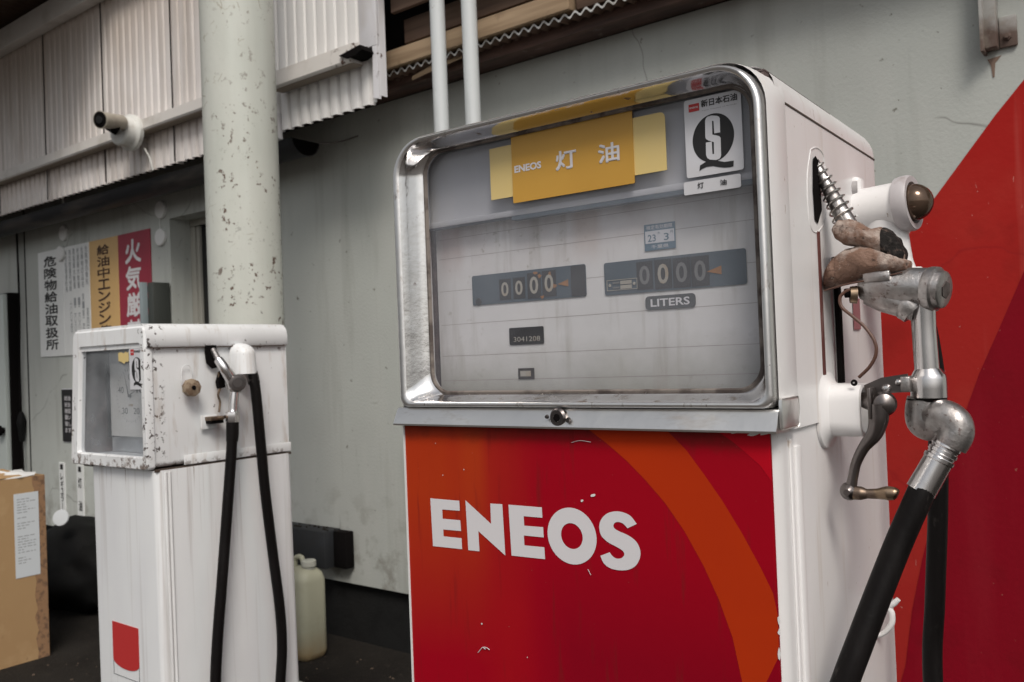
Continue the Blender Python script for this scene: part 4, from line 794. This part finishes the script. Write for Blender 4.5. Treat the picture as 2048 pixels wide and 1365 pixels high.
# leather cover: lobed blob and a hanging lapped flap
def leather(name, pts, rad, sy, seed, amp=.0035):
    g = MB(); g.tube(pts, rad, m_cloth, 36, 9, sy=sy)
    for i, v in enumerate(g.v):
        n_ = mnoise.noise(v*28+Vector((seed, 0, 0)))*amp+mnoise.noise(v*70+Vector((0, seed, 0)))*amp*.4
        g.v[i] = v+Vector((n_*.6, n_, n_))
    return g
def ridge(v, f, sd): return 1-abs(mnoise.noise(v*f+Vector((sd, sd*.7, 0))))*2.2
def cat(P, t): x = t*(len(P)-1); i = min(int(x), len(P)-2); u_ = x-i; return (P[i][0]*(1-u_)+P[i+1][0]*u_, P[i][1]*(1-u_)+P[i+1][1]*u_)
def hide(tp, bt, d0, d1, yb, k0, k1, m, swell, sd, n=60, seg=44):
    lo = []
    for k in range(k0, k1+1):
        t = k/n; a_ = N(*cat(tp, t)); b_ = N(*cat(bt, t)); dp_ = d0+d1*math.sin(math.pi*t)**.6; l_ = []
        for j in range(seg):
            th = 2*math.pi*j/seg; c_ = -math.cos(th); c_ = math.copysign(abs(c_)**.8, c_); f_ = (1+c_)/2; sn = math.sin(th); sn = math.copysign(abs(sn)**.75, sn)
            p = a_.lerp(b_, f_+(f_-.5)*swell)+Vector((0, -sn*(dp_+swell*.02)+yb, 0))
            r_ = ridge(p, 24, sd)*.0042+ridge(p, 58, sd+2)*.0018+mnoise.noise(p*130)*.0008; l_.append(p+Vector((r_*.5, -r_*sn, r_*.5)))
        lo.append(l_)
    g = MB(); g.loft(lo, m, True, True, True); return g
tp = [(1671, 456), (1680, 446), (1700, 443), (1722, 452), (1742, 463), (1764, 457), (1780, 464), (1797, 480), (1812, 508)]
bt = [(1666, 468), (1672, 484), (1688, 495), (1715, 497), (1742, 507), (1762, 519), (1778, 530), (1795, 537), (1808, 532)]
cv = hide(tp, bt, .008, .014, -.004, 0, 60, m_cloth, .0, 3).build('leather_cover', nz, sharp=60)
tp = [(1650, 543), (1668, 520), (1692, 503), (1728, 492), (1766, 496), (1798, 510), (1816, 526)]; bt = [(1648, 583), (1666, 578), (1692, 571), (1728, 563), (1766, 556), (1800, 549), (1814, 545)]
g = hide(tp, bt, .010, .022, .002, 0, 60, m_cloth, 0, 9)
g.build('cover_flap', cv, sharp=80)
tp = [(1671, 456), (1680, 446), (1700, 443), (1722, 452), (1742, 463), (1764, 457), (1780, 464), (1797, 480), (1812, 508)]
bt = [(1666, 468), (1672, 484), (1688, 495), (1715, 497), (1742, 507), (1762, 519), (1778, 530), (1795, 537), (1808, 532)]
g = hide(tp, bt, .008, .014, -.004, 40, 60, m_soot, .06, 3)
g.build('tar_patch', cv)
g = MB(); g.tube([N(1648, 582, .178), N(1690, 570, .176), N(1740, 560, .176), N(1805, 545, .18)], [.0008, .0012, .0012, .0008], m_brownw, 6); g.build('seam_cord', cv)
# body
g = MB(); g.tube([N(1722, 572), N(1740, 572), N(1775, 573), N(1820, 575), N(1862, 577)], [.017, .0215, .0235, .0245, .0250], m_alu, 28, 4)
g.tube([N(1790, 598), N(1815, 612), N(1830, 625)], [.014, .019, .017], m_alu, 20); g.box(N(1735, 0+560).x, N(1790, 560).x, YN-.026, YN-.019, N(1760, 566).z, N(1760, 545).z, m_alu, .003)
g.tube([N(1738, 585), N(1770, 596), N(1800, 606), N(1835, 618)], [.016, .0185, .0175, .016], m_alu, 18); nb = g.build('valve_body', nz)
g = MB(); axn = (N(1885, 580)-N(1840, 577)).normalized(); axn = (axn+Vector((0, -.25, 0))).normalized()
g.lathe(N(1856, 578), axn, [(0, .0262), (.004, .0275), (.011, .0275), (.0125, .024), (.013, .0235), (.019, .0225), (.021, .019)], m_alu, 32, True)
g.lathe(N(1856, 578)+axn*.0212, axn, [(0, .011), (.001, .011)], m_steel_d, 6, False); g.build('end_cap', nb)
g = MB(); g.tube([N(1714, 590, .185), N(1700, 590, .182)], [.0115, .0105], m_brass, 16, 1); g.tube([N(1702, 586, .183), N(1690, 587, .183)], .006, m_dark, 12, 1); g.build('check_valve', nb)
g = MB(); g.tube([N(1712, 577, .18), N(1692, 583, .178), N(1680, 596, .176), N(1684, 615, .175), N(1705, 633, .172), N(1730, 655, .17), N(1749, 683, .168), N(1752, 708, .168), N(1740, 733, .17), N(1718, 755, .175)], .0021, m_brownw, 8, 8); g.build('trigger_lever', nz)
g = MB(); g.tube([N(1848, 608), N(1850, 660), N(1855, 740)], [.0135, .0130, .0138], m_alu_l, 24, 3); g.tube([N(1828, 615), N(1832, 680), N(1838, 745)], [.0045, .0042, .005], m_alu, 10, 3)
g.tube([N(1855, 738), N(1856, 750), N(1857, 758), N(1858, 795)], [.0145, .0190, .0205, .0208], m_alu_l, 28, 2); hp_ = g.build('handle_pipe', nz)
# hang-up hook plate
g = MB(); yk = .182; pl_ = [N(*q, yk) for q in ((1728, 771), (1762, 756), (1814, 748), (1818, 784), (1780, 787), (1752, 793), (1732, 790))]
g.prism([(p.x, yk, p.z) for p in pl_], (0, .005, 0), m_steel_d); g.box(N(1808, 770).x, N(1828, 770).x, yk-.004, yk+.02, N(1815, 783).z, N(1815, 752).z, m_alu, .002); hk = g.build('hang_up_hook', nz)
for (px, py, r_) in ((1773, 778, .0062), (1797, 765, .0045)):
    q = N(px, py, yk); g = MB(); g.lathe((q.x, yk-.0002, q.z), (0, -1, 0), [(0, r_), (.003, r_*.95), (.0055, r_*.6), (.006, .001)], m_alu_l, 16); g.build('rivet', hk)
# elbows, swivel, ferrule
g = MB(); g.tube([N(1850, 800), N(1846, 820), N(1848, 842), N(1862, 850), N(1880, 842, .195), N(1890, 838, .190)], [.0205, .0205, .0205, .0200, .0185, .018], m_alu, 28, 6)
e1 = g.build('lower_elbow', nz)
g = MB(); g.lathe(N(1850, 797), (0, 0, -1), [(0, .0212), (.0015, .0212)], m_dark, 28)
g.build('joint_ring', e1)
g = MB(); g.tube([N(1868, 838, .190), N(1888, 832, .182), N(1908, 846, .178), N(1912, 868, .176), N(1900, 892, .174)], [.0180, .0196, .0200, .0195, .0185], m_alu, 30, 6); g.build('swivel_elbow', nz)
hA, hB = N(1892, 895, .174), N(1850, 968, .165); hd = (hB-hA).normalized()
g = MB(); g.lathe(hA, hd, [(-.008, 0.0166), (0, 0.0173), (.002, 0.0158), (.004, 0.0158), (.005, 0.0171), (.009, 0.0171), (.010, 0.0158), (.013, 0.0158), (.014, 0.0179), (.018, 0.0179), (.0195, 0.0166), (.058, 0.0171), (.060, 0.0173)], m_alu_l, 32); g.build('hose_ferrule', nz)
# hose: hangs in a loop to the ground side and comes back up to the swivel boom
h0 = hA+hd*.055
pts = [h0, N(1840, 990, .160), N(1800, 1080, .145), N(1760, 1180, .125), N(1718, 1290, .10), N(1688, 1370, .085)]
p5 = pts[-1]; pts += [p5+Vector((-.035, -.03, -.11)), p5+Vector((-.050, -.04, -.26)), p5+Vector((-.02, .02, -.42)), p5+Vector((.045, .12, -.52))]
bo = [L(1866, 1365, y=.40), L(1870, 1200, y=.40), L(1876, 1000, y=.40), L(1874, 800, y=.40), L(1850, 640, y=.40), L(1815, 545, y=.40)]
pts += [Vector((bo[0].x+.01, .27, bo[0].z-.42)), Vector((bo[0].x+.015, .36, bo[0].z-.26))]+bo
g = MB(); g.tube(pts, [.0156]*6+[.0150]*5+[.0134]*7, m_hose, 24, 8); g.build('hose', mp)
# swivel boom
BY = .38; Bm = lambda px, py, y=BY: L(px, py, y=y)
bxs = Bm(1700, 420).x
g = MB(); g.tube([(.004, BY, Bm(1712, 470).z+.02), (.02, BY, Bm(1712, 470).z+.022)], .014, m_pump, 18, 1)
g.box(Bm(1703, 400).x, Bm(1727, 400).x, BY-.016, BY+.016, Bm(1715, 448).z, Bm(1715, 356).z, m_pump, .007, 3); g.box(Bm(1709, 400).x, Bm(1724, 400).x, BY-.008, BY+.010, Bm(1715, 560).z, Bm(1715, 446).z, m_pump, .003)
bm_ = g.build('swivel_boom', mp)
g = MB(); q = Bm(1699, 381, BY-.01); g.lathe(q+Vector((.012, 0, 0)), (-1, -.15, 0), [(0, .013), (.008, .013), (.010, .009), (.016, .009), (.017, .006), (.024, .006)], m_rcover, 12); g.build('clamp_bolt', bm_)
axb = (Bm(1800, 402)-Bm(1730, 420)).normalized(); axb = (Vector((1, -.13, .04))).normalized(); o0 = Bm(1742, 421)
g = MB(); g.lathe(o0-axb*.016, axb, [(-.012, .02), (-.010, .029), (-.004, .0335), (.0, .0335), (.060, .0335)], m_pump, 36)
g.tube([Bm(1768, 425), Bm(1775, 470), Bm(1785, 520), Bm(1800, 552), Bm(1808, 575)], [.030, .0285, .0270, .0235, .0225], m_pump, 28, 6); g.build('meter_elbow', bm_)
g = MB(); g.lathe(o0+axb*.044, axb, [(-.004, .0345), (-.003, .0385), (.003, .040), (.013, .040), (.017, .038), (.0165, .030), (.010, .028)], m_ringm, 40); g.build('retaining_ring', bm_)
g = MB(); dr = .0265; g.lathe(o0+axb*.054, axb, [(0, dr)]+[(.006+dr*math.sin(R(a)), dr*math.cos(R(a))) for a in range(0, 91, 9)], m_dome, 36); g.build('sight_glass', bm_)
g = MB(); q = Bm(1820, 548); g.lathe(Bm(1812, 540), (.12, 0, -1), [(0, .021), (.004, .0235), (.012, .0235), (.014, .020), (.03, .019)], m_pump, 24); g.build('hose_union', bm_)
# hose hook on the side
HY = .40; Hk = lambda px, py, y=HY: L(px, py, y=y)
g = MB(); g.tube([Vector((.002, HY, Hk(1730, 1240).z)), Hk(1735, 1262), Hk(1748, 1271), Hk(1765, 1268), Hk(1782, 1250), Hk(1784, 1228), Hk(1778, 1215), Hk(1787, 1208), Hk(1797, 1199)], [.0035, .0035, .0035, .0038, .0045, .0045, .0040, .0045, .0035], m_pump, 12, 6); g.box(.0, .004, HY-.02, HY+.02, Hk(1700, 1240).z-.0, Hk(1700, 1185).z, m_pump, .0015); g.build('hose_hook', mp)

# ================================================================== OLD PUMP (left)
F2 = Frame((-1.946, 1.1, 0), 0); K = F2.L
op_ = thing('fuel_pump', 'small old white pump with rust chipped head and clock style dial, before the column', 'fuel pump', F2.o, 0)
# lower body, tapering a little, ribbed edges
g = MB(); g.loft([rrh(-.30-.0*z, .006, .012, .412, .02, z) for z in (0, 1.006)], m_pump2b, True, True, True)
for v in g.v: v.x += (-.012*(v.z) if v.x < -.15 else 0); v.x += .012*(1.0-v.z) if v.x > -.1 else 0
g.build('lower_body', op_)
g = MB(); L0 = [Vector((.012+.002*math.sin(i), .030+i*.0, 0)) for i in range(2)]
for y0 in (.036, .046): g.tube([(.0165, y0, .02), (.0105, y0, .5), (.0055, y0, 1.0)], .004, m_pump2b, 8, 3)
g.build('corner_flute', op_)
# head: front leans, rounded lid
HL0, HL1 = -.379, -.348      # left side at the bottom and top
def hring(y, i=0): return [Vector((HL0+i, y, 1.009+i)), Vector((0-i, y, 1.009+i)), Vector((0-i, y, 1.352-i)), Vector((HL1+i, y, 1.352-i))]
def hr(y, i, r=.012, n=5):
    b_ = rr(0, 1, 0, 1, .0001, 0); out = []
    x0b, x0t, x1, z0, z1 = HL0+i, HL1+i, -i, 1.009+i, 1.354-i
    for p in rr(-.36+i, -i, z0, z1, r, y, n): sh = (p.z-z0)/(z1-z0); x = p.x; k_ = (x-(-.36+i))/((-i)-(-.36+i)); out.append(Vector(((x0b*(1-sh)+x0t*sh)*(1-k_)+x1*k_, y, p.z)))
    return out
g = MB(); g.loft([hr(.012, .004), hr(.41, .004), hr(.415, .012)], m_pump2, True, False, True); g.build('head_shell', op_)
# lid overhanging the sides
g = MB(); sec = [(.003, 1.302), (.006, 1.306), (.006, 1.330), (.002, 1.345), (-.008, 1.356), (-.02, 1.360)]
lo = []
for y, dx in ((-.001, 0), (.40, 0), (.412, -.004)):
    l_ = [Vector((x+dx, y, z)) for x, z in sec]+[Vector((HL1-(x)+.0-dx, y, z)) for x, z in sec[::-1]]; lo.append(l_)
g.loft(lo, m_pump2, True, True, True); lid = g.build('lid', op_, sharp=50)
g = MB(); g.box(.0035, .0049, .006, .40, 1.2995, 1.302, m_seam); g.build('lid_seam', lid)
# front frame around glass
GX0, GX1 = K(163, 800, y=0).x, K(291, 800, y=0).x
glz0, glz1 = 1.042, 1.310
def fr(i0, y, r): 
    x0b, x0t, x1, z0, z1 = HL0+i0*1.25, HL1+i0*1.1, -i0*.6, 1.009+i0, 1.354-i0*1.4; out = []
    for p in rr(0, 1, 0, 1, r, y, 4): sh = p.z; k_ = p.x; out.append(Vector(((x0b*(1-sh)+x0t*sh)*(1-k_)+x1*k_, y, z0+(z1-z0)*sh)))
    return out
g = MB(); g.loft([fr(0, .014, .03), fr(0, -.002, .03), fr(.003, -.006, .03), fr(.028, -.006, .03), fr(.031, .0, .03), fr(.031, .012, .03)], m_pump2, True); fr_ = g.build('front_frame', op_)
g = MB(); l0 = fr(.030, .004, .03); g.add(l0, [list(range(len(l0)))], m_glass2); g.build('window_glass', op_)
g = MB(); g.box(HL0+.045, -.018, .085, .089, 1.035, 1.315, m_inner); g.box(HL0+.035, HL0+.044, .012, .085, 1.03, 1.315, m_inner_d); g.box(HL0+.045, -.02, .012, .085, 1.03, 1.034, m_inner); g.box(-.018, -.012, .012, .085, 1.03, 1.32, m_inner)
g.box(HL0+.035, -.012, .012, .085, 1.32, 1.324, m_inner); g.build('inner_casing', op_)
dl, dr_, dbz, dtz = K(225, 800, y=.06).x, -.03, K(260, 873, y=.06).z, K(230, 728, y=.06).z
g = MB(); g.box(dl, dr_, .055, .06, dbz, dtz, m_dial); g.box(dl-.006, dl-.0005, .048, .08, dbz-.004, dtz, m_box); dd = g.build('clock_dial', op_)
cxd, czd = K(256, 792, y=.054).x+.01, K(256, 792, y=.054).z
g = MB()
for k_, s_ in enumerate(('0', '10', '20', '30', '40')):
    a_ = R(90-72*k_-0); rr_ = .048; x_, z_ = cxd+rr_*math.cos(a_), czd+rr_*math.sin(a_); w_ = .007*len(s_); g.text(s_, x_-w_, x_+w_, z_-.008, z_+.008, .0545, m_badge, 0)
g.box(cxd-.009, cxd+.011, .0543, .0548, czd-.027, czd-.021, m_digit)
for k_ in range(40): a_ = 2*math.pi*k_/40; d_ = Vector((math.cos(a_), 0, math.sin(a_))); c_ = Vector((cxd, .0546, czd)); g.tube([c_+d_*.064, c_+d_*(.068 if k_ % 4 else .072)], .0005, m_badge, 4, 1)
g.build('numerals', dd)
g = MB(); c_ = Vector((cxd, .050, czd)); g.lathe((cxd, .0545, czd), (0, -1, 0), [(0, .005), (.005, .004)], m_needle, 14)
g.poly([c_+Vector((-.003, 0, 0)), c_+Vector((.002, 0, 0)), c_+Vector((-.020, 0, .062))], m_needle); g.poly([c_+Vector((0, 0, -.002)), c_+Vector((0, 0, .003)), c_+Vector((.034, 0, .012))], m_needle); g.build('needle', dd)
# stickers on its glass
YG = -.0005
def Zq(zx, zy): return (130+zx/4.014, 630+zy/4.014)
a_ = K(*Zq(527, 320), y=YG); b_ = K(*Zq(632, 275), y=YG)
bx0, bx1 = K(*Zq(520, 500), y=YG).x, -.021; bz0, bz1 = 1.13, 1.292
g = MB(); g.box(bx0, bx1, YG, YG+.0005, K(*Zq(560, 600), y=YG).z, K(*Zq(560, 262), y=YG).z, m_white_s); q2 = g.build('quality_sticker', op_)
ex, ez = (K(*Zq(537, 460), y=YG).x, K(*Zq(624, 460), y=YG).x), (K(*Zq(580, 545), y=YG).z, K(*Zq(580, 340), y=YG).z)
def QC(zx, zy, y):      # logo coordinates without the photo's slant
    u_ = (zx-403)/218; v_ = (zy-(-38/218)*(zx-403)-608)/255
    return Vector(((ex[0]+ex[1])/2+u_*(ex[1]-ex[0])/2, y, (ez[0]+ez[1])/2-v_*(ez[1]-ez[0])/2))
g = MB(); qlogo(g, QC, YG-.0005); g.build('q_mark', q2)
g = MB(); r0, r1 = K(*Zq(528, 325), y=YG), K(*Zq(552, 278), y=YG); g.box(r0.x, r1.x, YG-.0008, YG-.0003, r0.z, r1.z, m_red_l); g.text('ENEOS', r0.x+.003, r1.x-.002, r0.z*.6+r1.z*.4, r0.z*.4+r1.z*.6, YG-.001, m_white_p, .02); g.build('red_square', q2)
g = MB(); r0, r1 = K(*Zq(558, 305), y=YG), K(*Zq(624, 280), y=YG); g.text('新日本石油', r0.x, bx1-.004, r0.z, r1.z, YG-.0006, m_black, .02); g.build('lettering', q2)
r0, r1 = K(*Zq(430, 395), y=YG), K(*Zq(510, 285), y=YG); g = MB(); rnd = random.Random(6)
ts = [(r0.x+(r1.x-r0.x)*(k_/7), YG, r0.z+rnd.uniform(0, .008)) for k_ in range(8)]+[(r0.x+(r1.x-r0.x)*(1-k_/7), YG, r1.z-rnd.uniform(0, .008)) for k_ in range(8)]; g.poly(ts, m_yel_l); g.build('torn_tape', op_)
# side details
KS = lambda px, py, x=.007: K(px, py, x=x)
g = MB(); q = KS(376, 776); g.lathe((.004, q.y, q.z), (1, -.1, 0), [(0, .012), (.012, .012), (.013, .021), (.016, .0225), (.030, .0215), (.033, .015), (.034, .006), (.030, .005)], mat('rusty_cast_iron', (.30, .23, .16), .75, layers=[((.12, .07, .04), .8, None, ('n', 60, .45, .6))], bump=.001), 9, True); rk = g.build('valve_knob', op_)
g = MB(); g.lathe((.0385, q.y-.003, q.z), (1, -.1, 0), [(0, .0055), (.001, .005)], m_dark, 14); g.build('bolt_hole', rk)
g = MB(); p0 = KS(372, 735, .005); g.tube([(.0045, p0.y-.012, p0.z-.035), (.0045, p0.y-.012, p0.z-.006), (.0045, p0.y-.004, p0.z+.004), (.0045, p0.y+.008, p0.z+.004), (.0045, p0.y+.014, p0.z-.006), (.0045, p0.y+.014, p0.z-.035)], .0010, m_pump2, 8); g.build('pressed_tab', op_)
sl_ = [K(*q, x=.0052) for q in ((410, 688), (432, 686), (434, 706), (436, 735), (424, 738), (412, 727), (409, 705))]
g = MB(); g.poly([(.0052, p.y, p.z) for p in sl_], m_dark); g.build('nozzle_slot', op_)
g = MB(); g.prism([(.004, p.y, p.z) for p in [K(*q, x=.005) for q in ((436, 745), (444, 738), (446, 775), (434, 778), (431, 765))]], (.012, 0, 0), m_dark); g.build('latch', op_)
# nozzle
YX = .05; KN = lambda px, py, x=YX: K(px, py, x=x)
g = MB(); g.tube([KN(426, 700, .004), KN(438, 722, .03), KN(447, 733, .045)], [.0075, .0085, .009], m_alu, 16); g.tube([KN(437, 720, .035), KN(450, 738), KN(463, 758), KN(470, 770)], [.012, .0135, .0165, .020], m_alu_l, 24)
g.tube([KN(462, 762, .045), KN(470, 768), KN(471, 785)], [.0165, .0185, .013], m_alu, 22); n2 = g.build('fuel_nozzle', op_, label='small bright metal nozzle hooked on the side of the old pump')
g = MB(); q = KN(474, 766, .058); g.lathe(q, (1, -.55, 0), [(0, .021), (.016, .021), (.019, .019), (.0195, .013), (.021, .012)], m_steel_d, 28); g.build('end_cap', n2)
g = MB(); g.tube([KN(469, 785), KN(467, 805), KN(466, 822), KN(465, 828)], [.0115, .0115, .0115, .0165], m_alu_l, 20, 3); g.lathe(KN(465, 824), (0, 0, -1), [(0, .0165), (.004, .0175), (.022, .0175), (.027, .0155)], m_alu_l, 6, False); g.build('hose_coupling', n2)
g = MB(); g.tube([KN(437, 745, .012), KN(440, 775, .012), KN(436, 790, .012), KN(440, 805, .012), KN(438, 825, .015)], .0028, m_brass, 8); g.build('trigger_lever', n2)
g = MB(); a_ = KN(401, 830, .006); b_ = KN(440, 856, .006); g.box(.004, .008, a_.y, a_.y+.045, b_.z+.0, a_.z-.002, m_pump2, .0015); g.box(.008, .035, a_.y+.010, a_.y+.05, a_.z-.016, a_.z-.006, m_brass, .002); g.box(.0085, .030, a_.y+.012, a_.y+.05, a_.z-.024, a_.z-.0165, m_dark, .001); g.tube([(.02, a_.y+.05, a_.z-.012), (.03, a_.y+.062, a_.z-.006), (.034, a_.y+.066, a_.z+.006)], .004, m_dark, 8); g.build('hang_up_bracket', op_)
h0 = KN(464, 848); pts = [KN(465, 842), KN(463, 900), KN(456, 1000), KN(445, 1150), KN(435, 1280), KN(431, 1380)]
g = MB(); g.tube([KN(465, 845), KN(465, 868), KN(464, 883)], [.0155, .0155, .0145], m_hose, 20, 2); g.build('hose_sleeve', n2)
g = MB(); e_ = pts[-1]; r_ = [KN(505, 748, .045), KN(511, 780, .05), KN(519, 860), KN(530, 980), KN(546, 1110), KN(560, 1220), KN(564, 1300), KN(560, 1390)]
f_ = r_[-1]; lowp = [e_+Vector((.0, -.0, -.13)), Vector((e_.x+.02, (e_.y+f_.y)/2-.06, .20)), Vector((e_.x+.02, (e_.y+f_.y)/2+.06, .20)), f_+Vector((0, 0, -.15))]
g.tube(pts+lowp+r_[::-1], .0132, m_hose, 18, 7); g.build('hose', op_)
# white boot cover above the second hose
c_ = KS(491, 745, .03); cc_ = KN(491, 742, .03)
g = MB(); L_ = []
zt2 = KS(491, 686, .03).z; zb2 = KS(491, 748, .03).z; hy = .030
for t_ in range(0, 10):
    a_ = R(90*t_/9); z_ = zt2-.03+.03*math.sin(a_); s_ = math.cos(a_)*.99+.01; L_.append([Vector((.005+.052*s_*max(0, math.sin(R(180*k/16)))**.7, cc_.y-hy*s_*math.cos(R(180*k/16)), z_)) for k in range(17)])
L_.insert(0, [Vector((.005+.055*max(0, math.sin(R(180*k/16)))**.7, cc_.y-(hy+.001)*math.cos(R(180*k/16)), zb2)) for k in range(17)])
g.loft(L_, m_pump2, True, True, True, closed=True); g.build('hose_boot', op_)
g = MB(); g.tube([KN(503, 746, .04), KN(506, 756, .04), KN(508, 766, .048)], .0155, m_steel_d, 16, 2); g.build('hose_elbow', op_)
g = MB(); a_ = KS(368, 905, .006); g.box(.0045, .007, a_.y, .408, 1.012, 1.036, m_pump2, .001); g.build('name_strip', op_)
g = MB(); g.box(-.35, .004, .014, .41, 1.0025, 1.0085, m_seam); g.build('head_joint', op_)
# red shield on the lower front
g = MB(); sh = [K(*q, y=.0105) for q in ((224, 1239), (276, 1261), (280, 1338))]
xl, xr = sh[0].x, sh[1].x; zt3 = (sh[0].z+sh[1].z)/2; zb3 = sh[2].z+.005
s_ = [Vector((xl, .0105, zt3)), Vector((xr, .0105, zt3)), Vector((xr, .0105, zb3))]+[Vector(((xl+xr)/2+(xr-xl)/2*math.cos(R(a)), .0105, zb3-.020*math.sin(R(a)))) for a in range(10, 180, 10)]+[Vector((xl, .0105, zb3))]
g.prism(s_, (0, .001, 0), m_red_l); sd_ = g.build('red_shield', op_)
g = MB()
for (x_, za, zb) in ((xl+.001, zb3, zb3-.04), (xr-.001, zb3, zb3-.04)): g.box(x_-.0006, x_+.0006, .0108, .0114, zb, za, m_badge)
g.box(xl, xr, .0108, .0114, zb3-.041, zb3-.04, m_badge); g.build('outline', sd_)
